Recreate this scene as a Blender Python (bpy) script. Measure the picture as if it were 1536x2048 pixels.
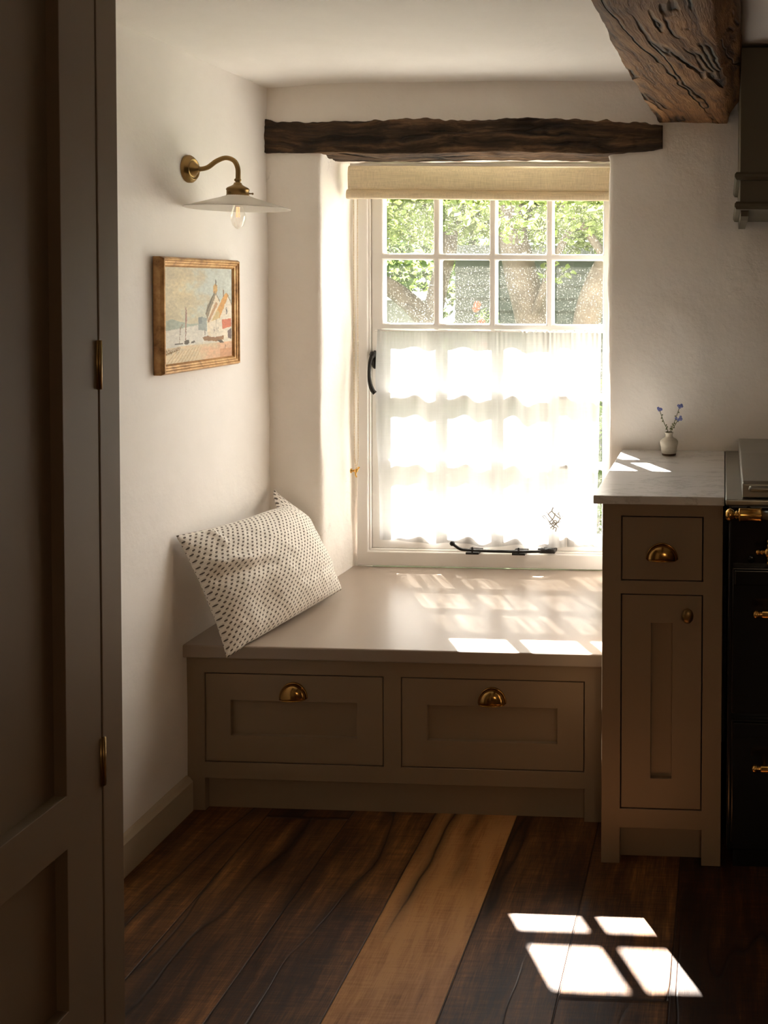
import bpy, bmesh, math, random
from mathutils import Vector, Matrix, noise as mn
random.seed(7)
for o in list(bpy.data.objects): bpy.data.objects.remove(o)
scn = bpy.context.scene
COL = scn.collection
PI = math.pi

# ------------------------------------------------------------------ camera
cam_d = bpy.data.cameras.new('camera'); cam = bpy.data.objects.new('camera', cam_d); COL.objects.link(cam)
cam_d.sensor_fit = 'HORIZONTAL'; cam_d.sensor_width = 36.0
cam_d.lens = 1926.0/1536.0*36.0
cam_d.shift_x = (768.0-1365.0)/1536.0
cam_d.shift_y = (627.0-1024.0)/1536.0
cam_d.clip_start = 0.05; cam_d.clip_end = 200
YAW, PIT, ROLL = math.radians(2.5), math.radians(1.55), 0.0065
fw = Vector((-math.sin(YAW)*math.cos(PIT), math.cos(YAW)*math.cos(PIT), -math.sin(PIT)))
rt = fw.cross(Vector((0,0,1))).normalized(); up = rt.cross(fw)
r2 = rt*math.cos(ROLL)+up*math.sin(ROLL); u2 = up*math.cos(ROLL)-rt*math.sin(ROLL)
cam.matrix_world = Matrix(((r2.x,u2.x,-fw.x,0),(r2.y,u2.y,-fw.y,0),(r2.z,u2.z,-fw.z,1.40),(0,0,0,1)))
scn.camera = cam

# ------------------------------------------------------------------ light
SUN_STRENGTH, SKY_STRENGTH = 23.0, 1.25
w = bpy.data.worlds.new('sky'); scn.world = w; w.use_nodes = True
bg = w.node_tree.nodes['Background']
bg.inputs[0].default_value = (0.93, 0.96, 1.06, 1); bg.inputs[1].default_value = SKY_STRENGTH
sd = bpy.data.lights.new('sun', 'SUN'); sun = bpy.data.objects.new('sun', sd); COL.objects.link(sun)
sd.energy = SUN_STRENGTH; sd.angle = math.radians(0.55); sd.color = (1.0, 0.935, 0.895)
sun.rotation_euler = Vector((0.48, -0.80, -1.0)).to_track_quat('-Z', 'Y').to_euler()
sun.location = (-4, 9, 9)
scn.view_settings.view_transform = 'Standard'; scn.view_settings.look = 'None'
scn.view_settings.gamma = 1.0; scn.view_settings.use_curve_mapping = False
scn.view_settings.exposure = 2.22
scn.cycles.max_bounces = 20; scn.cycles.diffuse_bounces = 14; scn.cycles.transparent_max_bounces = 24; scn.cycles.transmission_bounces = 12
scn.cycles.sample_clamp_indirect = 12

# ------------------------------------------------------------------ helpers
def tag(o, label=None, cat=None, group=None, kind=None):
    if label: o['label'] = label
    if cat: o['category'] = cat
    if group: o['group'] = group
    if kind: o['kind'] = kind
    return o
ORG = {}
def thing(name, loc, label, cat, group=None):
    o = bpy.data.objects.new(name, None); o.location = loc; o.empty_display_size = 0.05
    COL.objects.link(o); ORG[o.name] = Vector(loc)
    return tag(o, label, cat, group)
def obj(name, bm, mat, parent=None, smooth=False, bevel=0, seg=2, origin=None, merge=True):
    """link a world-space bmesh as one mesh object"""
    if merge: bmesh.ops.remove_doubles(bm, verts=bm.verts, dist=1e-5)
    bmesh.ops.recalc_face_normals(bm, faces=bm.faces)
    if parent is not None: org = ORG[parent.name]
    else: org = Vector(origin) if origin else Vector((0,0,0))
    if org.length > 0: bmesh.ops.translate(bm, verts=bm.verts, vec=-org)
    me = bpy.data.meshes.new(name); bm.to_mesh(me); bm.free()
    mats = mat if isinstance(mat, (list, tuple)) else [mat]
    for m in mats: me.materials.append(m)
    o = bpy.data.objects.new(name, me); COL.objects.link(o)
    if parent is not None: o.parent = parent
    elif origin: o.location = origin
    ORG[o.name] = org
    if smooth:
        for p in me.polygons: p.use_smooth = True
    if bevel:
        b = o.modifiers.new('bevel', 'BEVEL'); b.width = bevel; b.segments = seg
        b.limit_method = 'ANGLE'; b.angle_limit = math.radians(40); b.harden_normals = False
    return o
def B(): return bmesh.new()
def box(bm, x0, x1, y0, y1, z0, z1, mi=0):
    v = [bm.verts.new(p) for p in ((x0,y0,z0),(x1,y0,z0),(x1,y1,z0),(x0,y1,z0),(x0,y0,z1),(x1,y0,z1),(x1,y1,z1),(x0,y1,z1))]
    for f in ((0,3,2,1),(4,5,6,7),(0,1,5,4),(1,2,6,5),(2,3,7,6),(3,0,4,7)):
        bm.faces.new([v[i] for i in f]).material_index = mi
    return bm
def grid_frame(bm, us, zs, solid, d0, d1, axis='y'):
    """sheet of cells in (u,z) with depth d0 (front) to d1; solid(i,j) says which cells exist"""
    def P(u, z, d): return (u, d, z) if axis == 'y' else (d, u, z)
    nu, nz = len(us)-1, len(zs)-1
    V = {}
    def v(i, j, k):
        if (i,j,k) not in V: V[(i,j,k)] = bm.verts.new(P(us[i], zs[j], (d0, d1)[k]))
        return V[(i,j,k)]
    S = lambda i, j: 0 <= i < nu and 0 <= j < nz and solid(i, j)
    for i in range(nu):
        for j in range(nz):
            if not S(i,j): continue
            for k in (0,1): bm.faces.new([v(i,j,k), v(i+1,j,k), v(i+1,j+1,k), v(i,j+1,k)])
            for (a, b_, di, dj) in (((i,j),(i+1,j),0,-1),((i,j+1),(i+1,j+1),0,1),((i,j),(i,j+1),-1,0),((i+1,j),(i+1,j+1),1,0)):
                if not S(i+di, j+dj): bm.faces.new([v(*a,0), v(*b_,0), v(*b_,1), v(*a,1)])
    return bm
def dissolve(bm):
    bmesh.ops.dissolve_limit(bm, angle_limit=0.01, verts=bm.verts, edges=bm.edges)
def frames(pts):
    out = []; prev = None
    n = len(pts)
    for i in range(n):
        t = (pts[min(i+1,n-1)]-pts[max(i-1,0)]).normalized()
        if prev is None:
            a = Vector((0,0,1)) if abs(t.z) < .9 else Vector((1,0,0))
            s = t.cross(a).normalized()
        else: s = (prev - t*prev.dot(t)).normalized()
        prev = s; out.append((t, s, t.cross(s)))
    return out
def tube(bm, pts, r, seg=12, caps=True, flat=1.0, mi=0):
    pts = [Vector(p) for p in pts]; fr = frames(pts); rings = []
    for i, (p, (t, s, b)) in enumerate(zip(pts, fr)):
        rr = r[i] if isinstance(r, (list, tuple)) else r
        rings.append([bm.verts.new(p+s*math.cos(2*PI*k/seg)*rr+b*math.sin(2*PI*k/seg)*rr*flat) for k in range(seg)])
    for a, c in zip(rings, rings[1:]):
        for k in range(seg): bm.faces.new([a[k], a[(k+1)%seg], c[(k+1)%seg], c[k]]).material_index = mi
    if caps:
        for rg in (rings[0], rings[-1]): bm.faces.new(rg).material_index = mi
    return bm
def spline(pts, n=8):
    P = [Vector(p) for p in pts]; P = [P[0]*2-P[1]]+P+[P[-1]*2-P[-2]]; out = []
    for i in range(1, len(P)-2):
        for k in range(n):
            t = k/n; a, b, c, d = P[i-1:i+3]
            out.append(0.5*((2*b)+(c-a)*t+(2*a-5*b+4*c-d)*t*t+(3*b-a-3*c+d)*t**3))
    out.append(P[-2]); return out
def lathe(bm, prof, center, axis='z', seg=32, sx=1.0, sy=1.0, mi=0):
    """prof = [(r, h)...] round an axis through center"""
    c = Vector(center); rings = []
    for r, h in prof:
        if r < 1e-6: 
            p = {'z': (0,0,h), 'x': (h,0,0), 'y': (0,h,0)}[axis]
            rings.append([bm.verts.new(c+Vector(p))]); continue
        ring = []
        for k in range(seg):
            a, b = r*math.cos(2*PI*k/seg)*sx, r*math.sin(2*PI*k/seg)*sy
            p = {'z': (a,b,h), 'x': (h,a,b), 'y': (a,h,b)}[axis]
            ring.append(bm.verts.new(c+Vector(p)))
        rings.append(ring)
    for a, b in zip(rings, rings[1:]):
        for k in range(seg):
            k2 = (k+1) % seg
            f = [a[0], b[k], b[k2]] if len(a) == 1 and len(b) > 1 else ([a[k], a[k2], b[0]] if len(b) == 1 and len(a) > 1 else ([a[k], a[k2], b[k2], b[k]] if len(a) > 1 else None))
            if f: bm.faces.new(f).material_index = mi
    return bm
def ball(bm, c, r, sub=2, sc=(1,1,1)):
    m = Matrix.Translation(c) @ Matrix.Diagonal((r*sc[0], r*sc[1], r*sc[2], 1))
    bmesh.ops.create_icosphere(bm, subdivisions=sub, radius=1, matrix=m); return bm
def smoothstep(a, b, x):
    t = max(0, min(1, (x-a)/(b-a))); return t*t*(3-2*t)

# ------------------------------------------------------------------ materials
class NT:
    def __init__(s, name):
        s.m = bpy.data.materials.new(name); s.m.use_nodes = True; s.t = s.m.node_tree
        s.t.nodes.clear(); s.out = s.t.nodes.new('ShaderNodeOutputMaterial')
    def n(s, typ, props=None, **ins):
        nd = s.t.nodes.new(typ)
        for k, v in (props or {}).items(): setattr(nd, k, v)
        for k, v in ins.items():
            key = int(k[1:]) if k[0] == '_' and k[1:].isdigit() else k.replace('_', ' ')
            s.set(nd.inputs[key], v)
        return nd
    def set(s, sock, v):
        if isinstance(v, bpy.types.NodeSocket): s.t.links.new(v, sock)
        elif isinstance(v, (tuple, list)) and len(v) == 3 and len(sock.default_value) == 4: sock.default_value = (*v, 1)
        else: sock.default_value = v
    def math(s, op, a, b=0.0, c=0.0, clamp=False):
        nd = s.t.nodes.new('ShaderNodeMath'); nd.operation = op; nd.use_clamp = clamp
        for i, v in enumerate((a, b, c)): s.set(nd.inputs[i], v)
        return nd.outputs[0]
    def coord(s, kind='Object'): return s.n('ShaderNodeTexCoord').outputs[kind]
    def sep(s, v): return s.n('ShaderNodeSeparateXYZ', None, _0=v).outputs
    def comb(s, x, y, z): return s.n('ShaderNodeCombineXYZ', None, _0=x, _1=y, _2=z).outputs[0]
    def mapping(s, v, scale=(1,1,1), loc=(0,0,0), rot=(0,0,0)): return s.n('ShaderNodeMapping', None, Vector=v, Scale=scale, Location=loc, Rotation=rot).outputs[0]
    def noise(s, v, scale=5, detail=4, rough=0.5, dist=0.0):
        return s.n('ShaderNodeTexNoise', None, Vector=v, Scale=scale, Detail=detail, Roughness=rough, Distortion=dist).outputs[0]
    def ramp(s, fac, stops, interp='LINEAR'):
        nd = s.n('ShaderNodeValToRGB', None, _0=fac); cr = nd.color_ramp; cr.interpolation = interp
        while len(cr.elements) < len(stops): cr.elements.new(0.5)
        for e, (p, c) in zip(cr.elements, stops):
            e.position = p; e.color = (*c, 1) if isinstance(c, (tuple, list)) else (c, c, c, 1)
        return nd.outputs[0]
    def mix(s, fac, a, b, mode='MIX'):
        nd = s.t.nodes.new('ShaderNodeMix'); nd.data_type = 'RGBA'; nd.blend_type = mode
        s.set(nd.inputs[0], fac); s.set(nd.inputs[6], a); s.set(nd.inputs[7], b); return nd.outputs[2]
    def bump(s, h, strength=0.3, dist=0.01, nrm=None):
        nd = s.n('ShaderNodeBump', None, Strength=strength, Distance=dist, Height=h)
        if nrm is not None: s.set(nd.inputs['Normal'], nrm)
        return nd.outputs[0]
    def mixs(s, fac, a, b): return s.n('ShaderNodeMixShader', None, _0=fac, _1=a, _2=b).outputs[0]
    def princ(s, **k): return s.n('ShaderNodeBsdfPrincipled', None, **k).outputs[0]
    def done(s, sh): s.t.links.new(sh, s.out.inputs[0]); return s.m

def mat_simple(name, col, rough=0.5, metal=0.0, var=0.0, bump=0.0, bscale=60, ior=1.45):
    t = NT(name); c = t.coord(); base = col
    if var:
        nz = t.noise(c, 14, 4)
        base = t.mix(nz, tuple(x*(1-var) for x in col), tuple(min(1, x*(1+var)) for x in col))
    k = dict(Base_Color=base, Roughness=rough, Metallic=metal, IOR=ior)
    if bump: k['Normal'] = t.bump(t.noise(c, bscale, 3), bump, 0.002)
    return t.done(t.princ(**k))

def mat_plaster(name, col, lump=0.5, pits=True, sc=1.0):
    t = NT(name); c = t.coord()
    big = t.noise(c, 2.2*sc, 3, 0.5); mid = t.noise(c, 11*sc, 5, 0.6); fine = t.noise(c, 90, 4, 0.6)
    base = t.mix(mid, tuple(x*0.955 for x in col), tuple(min(1, x*1.03) for x in col))
    if pits:
        ln = t.math('ABSOLUTE', t.math('SUBTRACT', t.noise(c, 3.4, 6, 0.62, 0.6), 0.5))
        gate = t.ramp(t.noise(t.mapping(c, (1,1,1), (3,1,7)), 4.5, 2), [(0.60, 0.0), (0.68, 1.0)])
        cr = t.math('MULTIPLY', t.ramp(ln, [(0.0, 1.0), (0.006, 0.0)]), gate)
        base = t.mix(t.math('MULTIPLY', cr, 0.45), base, tuple(x*0.45 for x in col))
    h = t.math('ADD', t.math('MULTIPLY', big, 1.2), t.math('ADD', t.math('MULTIPLY', mid, 0.35), t.math('MULTIPLY', fine, 0.04)))
    return t.done(t.princ(Base_Color=base, Roughness=0.85, Normal=t.bump(h, lump, 0.02)))

def mat_oak(name, axis, dark, mid, light, crack=0.012, rough=0.75, gscale=1.0, bstr=0.9, cracks=1.0, long=0.10, skew=0.0, wobble=0.16):
    """weathered oak: grain runs along `axis`"""
    t = NT(name); c = t.coord()
    st = {'x': (long,1,1), 'y': (1,long,1)}[axis]
    if skew:
        x_, y_, z_ = t.sep(c); c = t.comb(t.math('SUBTRACT', x_, t.math('MULTIPLY', y_, skew)), y_, z_)
    wob = t.n('ShaderNodeTexNoise', None, Vector=t.mapping(c, (1,1,1)), Scale=2.6*gscale, Detail=3).outputs[1]
    off = t.n('ShaderNodeVectorMath', {'operation': 'MULTIPLY_ADD'}, _0=wob, _1=(wobble,wobble,wobble), _2=c).outputs[0]
    g1 = t.noise(t.mapping(off, tuple(a*1.0 for a in st)), 26*gscale, 6, 0.65)
    g2 = t.noise(t.mapping(off, tuple(a*1.0 for a in st)), 150*gscale, 4, 0.6)
    blot = t.noise(c, 6, 4, 0.6)
    base = t.ramp(t.math('ADD', t.math('MULTIPLY', g1, 0.75), t.math('MULTIPLY', g2, 0.25)), [(0.34, dark), (0.5, mid), (0.68, light)])
    base = t.mix(t.ramp(blot, [(0.3, 0.55), (0.6, 0.0)]), base, dark)
    cn = t.noise(t.mapping(off, tuple(a*1.0 if a < 1 else a for a in st), (1.7,2.3,0.4)), 9*gscale, 2, 0.5)
    cl = t.math('ABSOLUTE', t.math('SUBTRACT', cn, 0.5))
    gate = t.ramp(t.noise(t.mapping(c, (1,1,1), (5,2,1)), 4.0*gscale, 3), [(0.44, 0.0), (0.54, 1.0)])
    cr = t.math('MULTIPLY', t.math('MULTIPLY', t.ramp(cl, [(0.0, 1.0), (crack, 0.0)]), gate), cracks)
    base = t.mix(cr, base, (0.012, 0.006, 0.003))
    h = t.math('SUBTRACT', t.math('ADD', t.math('MULTIPLY', g1, 0.8), t.math('MULTIPLY', g2, 0.25)), t.math('MULTIPLY', cr, 1.6))
    return t.done(t.princ(Base_Color=base, Roughness=rough, Normal=t.bump(h, bstr, 0.008)))

PLANK0, PW = -0.756, 0.2193
def mat_floor():
    t = NT('oak_floorboards'); c = t.coord(); x, y, z = t.sep(c)
    u = t.math('DIVIDE', t.math('SUBTRACT', x, PLANK0), PW)
    k = t.math('FLOOR', u); fu = t.math('SUBTRACT', u, k)
    # board end joints, one offset per row
    joff = t.ramp(t.math('DIVIDE', t.math('ADD', k, 4.5), 12.0), [(0, 0.3), (1/12, 0.62), (2/12, 0.14), (3/12, 0.8), (4/12, 0.165), (5/12, 0.72), (6/12, 0.925), (7/12, 0.45), (8/12, 0.1), (9/12, 0.6)], 'CONSTANT')
    v = t.math('DIVIDE', t.math('SUBTRACT', y, t.math('MULTIPLY', joff, 2.0)), 2.17)
    j = t.math('FLOOR', v); fv = t.math('SUBTRACT', v, j)
    bid = t.math('ADD', t.math('MULTIPLY', k, 7.31), t.math('MULTIPLY', j, 3.17))
    rnd = t.n('ShaderNodeTexWhiteNoise', {'noise_dimensions': '1D'}, W=bid).outputs[0]
    tone = t.ramp(t.math('DIVIDE', t.math('ADD', k, 4.5), 12.0), [(0, 0.36), (1/12, 0.40), (2/12, 0.36), (3/12, 0.43), (4/12, 0.90), (5/12, 0.44), (6/12, 0.38), (7/12, 0.30), (8/12, 0.26), (9/12, 0.26)], 'CONSTANT')
    tone = t.math('ADD', tone, t.math('MULTIPLY', t.math('SUBTRACT', rnd, 0.5), 0.14))
    p = t.comb(x, y, t.math('MULTIPLY', bid, 1.37))
    wob = t.n('ShaderNodeTexNoise', None, Vector=t.mapping(p, (1,0.5,1)), Scale=3.0, Detail=3).outputs[1]
    pw = t.n('ShaderNodeVectorMath', {'operation': 'MULTIPLY_ADD'}, _0=wob, _1=(0.10,0.2,0), _2=p).outputs[0]
    g1 = t.noise(t.mapping(pw, (1,0.10,1)), 34, 6, 0.62)
    fine = t.noise(t.mapping(p, (1,0.045,1)), 420, 3, 0.6)
    saw = t.noise(t.mapping(p, (0.09,1,1)), 170, 3, 0.6)
    blot = t.noise(t.mapping(pw, (1,0.45,1)), 5.0, 4, 0.6)
    fac = t.math('ADD', tone, t.math('ADD', t.math('MULTIPLY', t.math('SUBTRACT', g1, 0.5), 0.95), t.math('MULTIPLY', t.math('SUBTRACT', blot, 0.5), 1.0)))
    fac = t.math('ADD', fac, t.math('ADD', t.math('MULTIPLY', t.math('SUBTRACT', saw, 0.5), 0.40), t.math('MULTIPLY', t.math('SUBTRACT', fine, 0.5), 0.55)))
    base = t.ramp(fac, [(0.0, (0.014,0.005,0.002)), (0.28, (0.055,0.021,0.007)), (0.5, (0.155,0.066,0.021)), (0.75, (0.36,0.155,0.046)), (1.0, (0.50,0.25,0.088))])
    # dark heart shakes that wander along the boards
    cn = t.noise(t.mapping(pw, (1,0.16,1), (2.1,0.3,0)), 5.5, 2, 0.5)
    cl = t.math('ABSOLUTE', t.math('SUBTRACT', cn, 0.5))
    gate = t.ramp(t.noise(t.mapping(p, (1,0.5,1), (4,4,4)), 3.2, 2), [(0.34, 0.0), (0.50, 1.0)])
    halo = t.math('MULTIPLY', t.ramp(cl, [(0.0, 1.0), (0.075, 0.0)]), gate)
    core = t.math('MULTIPLY', t.ramp(cl, [(0.0, 1.0), (0.011, 0.0)]), gate)
    base = t.mix(t.math('MULTIPLY', halo, 0.75), base, (0.03, 0.014, 0.008))
    base = t.mix(t.math('MULTIPLY', core, 0.8), base, (0.008, 0.004, 0.003))
    # knots
    vo = t.n('ShaderNodeTexVoronoi', None, Vector=t.mapping(pw, (1,0.55,1)), Scale=2.3).outputs[0]
    kn = t.ramp(vo, [(0.06, 1.0), (0.16, 0.0)])
    base = t.mix(t.math('MULTIPLY', kn, 0.75), base, (0.022, 0.010, 0.006))
    # seams
    e = t.math('MINIMUM', fu, t.math('SUBTRACT', 1.0, fu)); sx = t.ramp(e, [(0.004, 1.0), (0.011, 0.0)])
    ev = t.math('MINIMUM', fv, t.math('SUBTRACT', 1.0, fv)); sy = t.ramp(ev, [(0.0006, 1.0), (0.0013, 0.0)])
    seam = t.math('MAXIMUM', sx, sy)
    base = t.mix(t.math('MULTIPLY', seam, 0.85), base, (0.012, 0.006, 0.004))
    h = t.math('ADD', t.math('MULTIPLY', fine, 0.10), t.math('ADD', t.math('MULTIPLY', g1, 0.2), t.math('MULTIPLY', saw, 0.10)))
    h = t.math('SUBTRACT', h, t.math('ADD', t.math('MULTIPLY', seam, 1.0), t.math('MULTIPLY', core, 0.5)))
    rg = t.math('ADD', 0.36, t.math('MULTIPLY', fine, 0.22))
    return t.done(t.princ(Base_Color=base, Roughness=rg, Specular_IOR_Level=0.35, Normal=t.bump(h, 0.55, 0.003)))

def mat_marble():
    t = NT('carrara_marble'); c = t.coord()
    wob = t.n('ShaderNodeTexNoise', None, Vector=c, Scale=5, Detail=5).outputs[1]
    pw = t.n('ShaderNodeVectorMath', {'operation': 'MULTIPLY_ADD'}, _0=wob, _1=(0.25,0.10,0.1), _2=c).outputs[0]
    n1 = t.noise(t.mapping(pw, (0.6,1.5,1)), 5, 7, 0.68)
    l = t.math('ABSOLUTE', t.math('SUBTRACT', n1, 0.5))
    base = t.mix(t.noise(c, 8, 4), (0.60,0.585,0.565), (0.75,0.735,0.71))
    base = t.mix(t.ramp(l, [(0.0, 0.45), (0.022, 0.0)]), base, (0.38, 0.36, 0.34))
    return t.done(t.princ(Base_Color=base, Roughness=0.22))

def mat_linen(name, col):
    t = NT(name); c = t.coord(); x, y, z = t.sep(c)
    a = t.noise(t.mapping(c, (1,1,0.03)), 700, 2); b = t.noise(t.mapping(c, (0.03,0.03,1)), 700, 2)
    f = t.math('MULTIPLY', t.math('ADD', a, b), 0.5)
    base = t.mix(t.ramp(f, [(0.35, 0.0), (0.65, 1.0)]), tuple(q*0.80 for q in col), tuple(min(1, q*1.1) for q in col))
    d = t.n('ShaderNodeBsdfDiffuse', None, Color=base, Normal=t.bump(f, 0.3, 0.001)).outputs[0]
    tr = t.n('ShaderNodeBsdfTranslucent', None, Color=base).outputs[0]
    return t.done(t.mixs(0.52, d, tr))

def mat_voile():
    t = NT('white_cotton_voile'); c = t.coord(); x, y, z = t.sep(c)
    a = t.noise(t.mapping(c, (1,1,0.02)), 520, 2); b = t.noise(t.mapping(c, (0.02,0.02,1)), 520, 2)
    slub = t.noise(t.mapping(c, (1,1,0.05)), 45, 3)
    f = t.math('MULTIPLY', t.math('ADD', a, b), 0.5)
    # woven tuck lines near the head and the doubled hem at the foot
    def band(z0, hw): return t.math('LESS_THAN', t.math('ABSOLUTE', t.math('SUBTRACT', z, z0)), hw)
    tucks = t.math('MAXIMUM', band(1.237, 0.0035), t.math('MAXIMUM', band(1.178, 0.0022), band(1.152, 0.0022)))
    hem = t.math('MAXIMUM', t.math('LESS_THAN', z, 0.553), t.math('GREATER_THAN', z, 1.237))
    dens = t.math('ADD', t.math('ADD', 0.87, t.math('MULTIPLY', t.math('SUBTRACT', f, 0.5), 0.30)), t.math('MULTIPLY', t.math('SUBTRACT', slub, 0.5), 0.20))
    dens = t.math('ADD', dens, t.math('ADD', t.math('MULTIPLY', tucks, 0.10), t.math('MULTIPLY', hem, 0.10)), clamp=True)
    d = t.n('ShaderNodeBsdfDiffuse', None, Color=(0.86,0.85,0.83)).outputs[0]
    tr = t.n('ShaderNodeBsdfTranslucent', None, Color=(0.335,0.332,0.33)).outputs[0]
    cloth = t.mixs(0.55, d, tr)
    return t.done(t.mixs(dens, t.n('ShaderNodeBsdfTransparent').outputs[0], cloth))

def mat_glass(dust=0.010, speck=0.26):
    t = NT('dusty_window_glass'); c = t.coord()
    fc = t.n('ShaderNodeLayerWeight', None, Blend=0.5).outputs[1]
    fr = t.math('ADD', 0.02, t.math('MULTIPLY', t.math('POWER', fc, 4.0), 0.5))
    g = t.mixs(fr, t.n('ShaderNodeBsdfTransparent', None, Color=(0.97,0.98,0.96)).outputs[0], t.n('ShaderNodeBsdfGlossy', None, Roughness=0.02).outputs[0])
    sp = t.ramp(t.noise(c, 210, 3, 0.7), [(0.60, 0.0), (0.66, 1.0)])
    clo = t.ramp(t.noise(c, 7, 4), [(0.38, 0.35), (0.65, 1.0)])
    m = t.math('ADD', t.math('MULTIPLY', clo, dust), t.math('MULTIPLY', t.math('MULTIPLY', sp, clo), speck), clamp=True)
    dirt = t.n('ShaderNodeBsdfTranslucent', None, Color=(0.62,0.60,0.52)).outputs[0]
    return t.done(t.mixs(m, g, dirt))

def mat_pillow():
    t = NT('block_print_cotton'); uv = t.n('ShaderNodeUVMap').outputs[0]; u, v, _ = t.sep(uv)
    nz = t.n('ShaderNodeTexNoise', None, Vector=uv, Scale=9, Detail=2).outputs[1]
    pw = t.n('ShaderNodeVectorMath', {'operation': 'MULTIPLY_ADD'}, _0=nz, _1=(0.012,0.012,0), _2=uv).outputs[0]
    u, v, _ = t.sep(pw)
    V = t.math('MULTIPLY', v, 52.0); row = t.math('FLOOR', V); fv = t.math('SUBTRACT', V, row)
    U = t.math('ADD', t.math('MULTIPLY', u, 31.0), t.math('MULTIPLY', row, 0.5)); cu = t.math('FLOOR', U); fu = t.math('SUBTRACT', U, cu)
    du = t.math('DIVIDE', t.math('SUBTRACT', fu, 0.5), 0.24); dv = t.math('DIVIDE', t.math('SUBTRACT', fv, 0.5), 0.29)
    # slanted lozenge
    dd = t.math('ADD', t.math('POWER', t.math('ABSOLUTE', t.math('ADD', du, t.math('MULTIPLY', dv, -0.35))), 2.0), t.math('POWER', t.math('ABSOLUTE', dv), 2.0))
    jit = t.math('MULTIPLY', t.noise(uv, 260, 2), 0.9)
    blob = t.ramp(t.math('ADD', dd, t.math('SUBTRACT', jit, 0.45)), [(0.75, 1.0), (1.15, 0.0)])
    ln = t.math('ABSOLUTE', t.math('SUBTRACT', t.math('FRACT', t.math('ADD', V, t.math('MULTIPLY', fu, 0.12))), 0.02))
    line = t.math('MULTIPLY', t.ramp(ln, [(0.07, 1.0), (0.13, 0.0)]), 0.38)
    weave = t.noise(t.mapping(uv, (1,1,1)), 420, 2)
    base = t.mix(weave, (0.80,0.75,0.67), (0.93,0.89,0.82))
    base = t.mix(t.math('MULTIPLY', line, 1.0), base, (0.28,0.22,0.16))
    base = t.mix(t.math('MULTIPLY', blob, 0.92), base, (0.075,0.052,0.035))
    return t.done(t.princ(Base_Color=base, Roughness=0.9, Normal=t.bump(weave, 0.3, 0.001)))

PAINT = (0.275, 0.20, 0.13)
M = {}
M['wall'] = mat_plaster('limewashed_plaster', (0.90, 0.87, 0.835), 0.35, False)
M['wall_rough'] = mat_plaster('uneven_limewashed_plaster', (0.89, 0.845, 0.79), 0.75, True)
M['ceiling'] = mat_plaster('ceiling_plaster', (0.90, 0.875, 0.835), 0.3, False)
M['floor'] = mat_floor()
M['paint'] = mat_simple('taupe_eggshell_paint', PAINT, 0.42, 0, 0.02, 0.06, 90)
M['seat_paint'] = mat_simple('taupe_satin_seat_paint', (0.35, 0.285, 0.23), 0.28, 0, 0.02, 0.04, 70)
M['hood_paint'] = mat_simple('olive_grey_paint', (0.10, 0.082, 0.05), 0.5, 0, 0.03)
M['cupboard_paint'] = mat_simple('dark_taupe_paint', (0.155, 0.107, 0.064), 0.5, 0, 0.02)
M['skirting'] = mat_simple('putty_skirting_paint', (0.45, 0.375, 0.27), 0.45, 0, 0.02)
M['window_paint'] = mat_simple('cream_window_paint', (0.80, 0.77, 0.735), 0.4, 0, 0.02, 0.05, 60)
M['gap'] = mat_simple('dark_gap', (0.012, 0.009, 0.006), 0.9)
M['brass'] = mat_simple('aged_brass', (0.42, 0.24, 0.075), 0.17, 1.0, 0.25)
M['brass_dark'] = mat_simple('antique_brass', (0.30, 0.19, 0.075), 0.38, 1.0, 0.3)
M['brass_bright'] = mat_simple('polished_brass', (0.72, 0.42, 0.12), 0.2, 1.0, 0.1)
M['iron'] = mat_simple('black_iron', (0.018, 0.016, 0.014), 0.45, 0.3, 0, 0.4, 120)
M['steel'] = mat_simple('brushed_steel', (0.36, 0.35, 0.31), 0.38, 0.85, 0.06)
M['enamel'] = mat_simple('black_enamel', (0.006, 0.006, 0.006), 0.18)
M['lintel'] = mat_oak('dark_lintel_oak', 'x', (0.008,0.004,0.002), (0.075,0.038,0.017), (0.26,0.15,0.075), 0.045, 0.85, 1.5, 1.2, 1.0, 0.06, 0, 0.07)
M['beam'] = mat_oak('honey_beam_oak', 'y', (0.035,0.013,0.004), (0.27,0.118,0.036), (0.52,0.27,0.105), 0.03, 0.7, 1.5, 1.2, 1.0, 0.04, 0.13, 0.05)
M['marble'] = mat_marble()
M['linen'] = mat_linen('oatmeal_linen', (0.88, 0.80, 0.67))
M['voile'] = mat_voile()
M['glass'] = mat_glass()
M['pillow'] = mat_pillow()

# ================================================================== SETTING
WL, YB = -1.42, 2.94           # left wall plane, window wall plane
def struct(name, bm, m, smooth=False, **k): return tag(obj(name, bm, m, None, smooth, **k), kind='structure')

struct('floor', box(B(), -1.75, 2.45, -2.6, 3.30, -0.06, 0.0), M['floor'])

def sheet(nu, nv, P, noise_amp, nscale, nvec):
    bm = B(); g = []
    for i in range(nu+1):
        row = []
        for j in range(nv+1):
            p = Vector(P(i/nu, j/nv)); d = mn.fractal(p*nscale, 0.6, 2.0, 3)*noise_amp
            row.append(bm.verts.new(p+Vector(nvec)*d))
        g.append(row)
    for i in range(nu):
        for j in range(nv): bm.faces.new([g[i][j], g[i+1][j], g[i+1][j+1], g[i][j+1]])
    return bm
def slab(name, nu, nv, P, amp, sc, nvec, mat, thick):
    o = struct(name, sheet(nu, nv, P, amp, sc, nvec), mat, True)
    s = o.modifiers.new('thick', 'SOLIDIFY'); s.thickness = thick; s.offset = 0 ; return o
# left wall : front surface at x = WL
slab('wall_left', 90, 45, lambda u, v: (WL-0.10, -2.6+5.62*u, -0.02+2.14*v), 0.006, 1.1, (1,0,0), M['wall'], 0.20)
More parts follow.
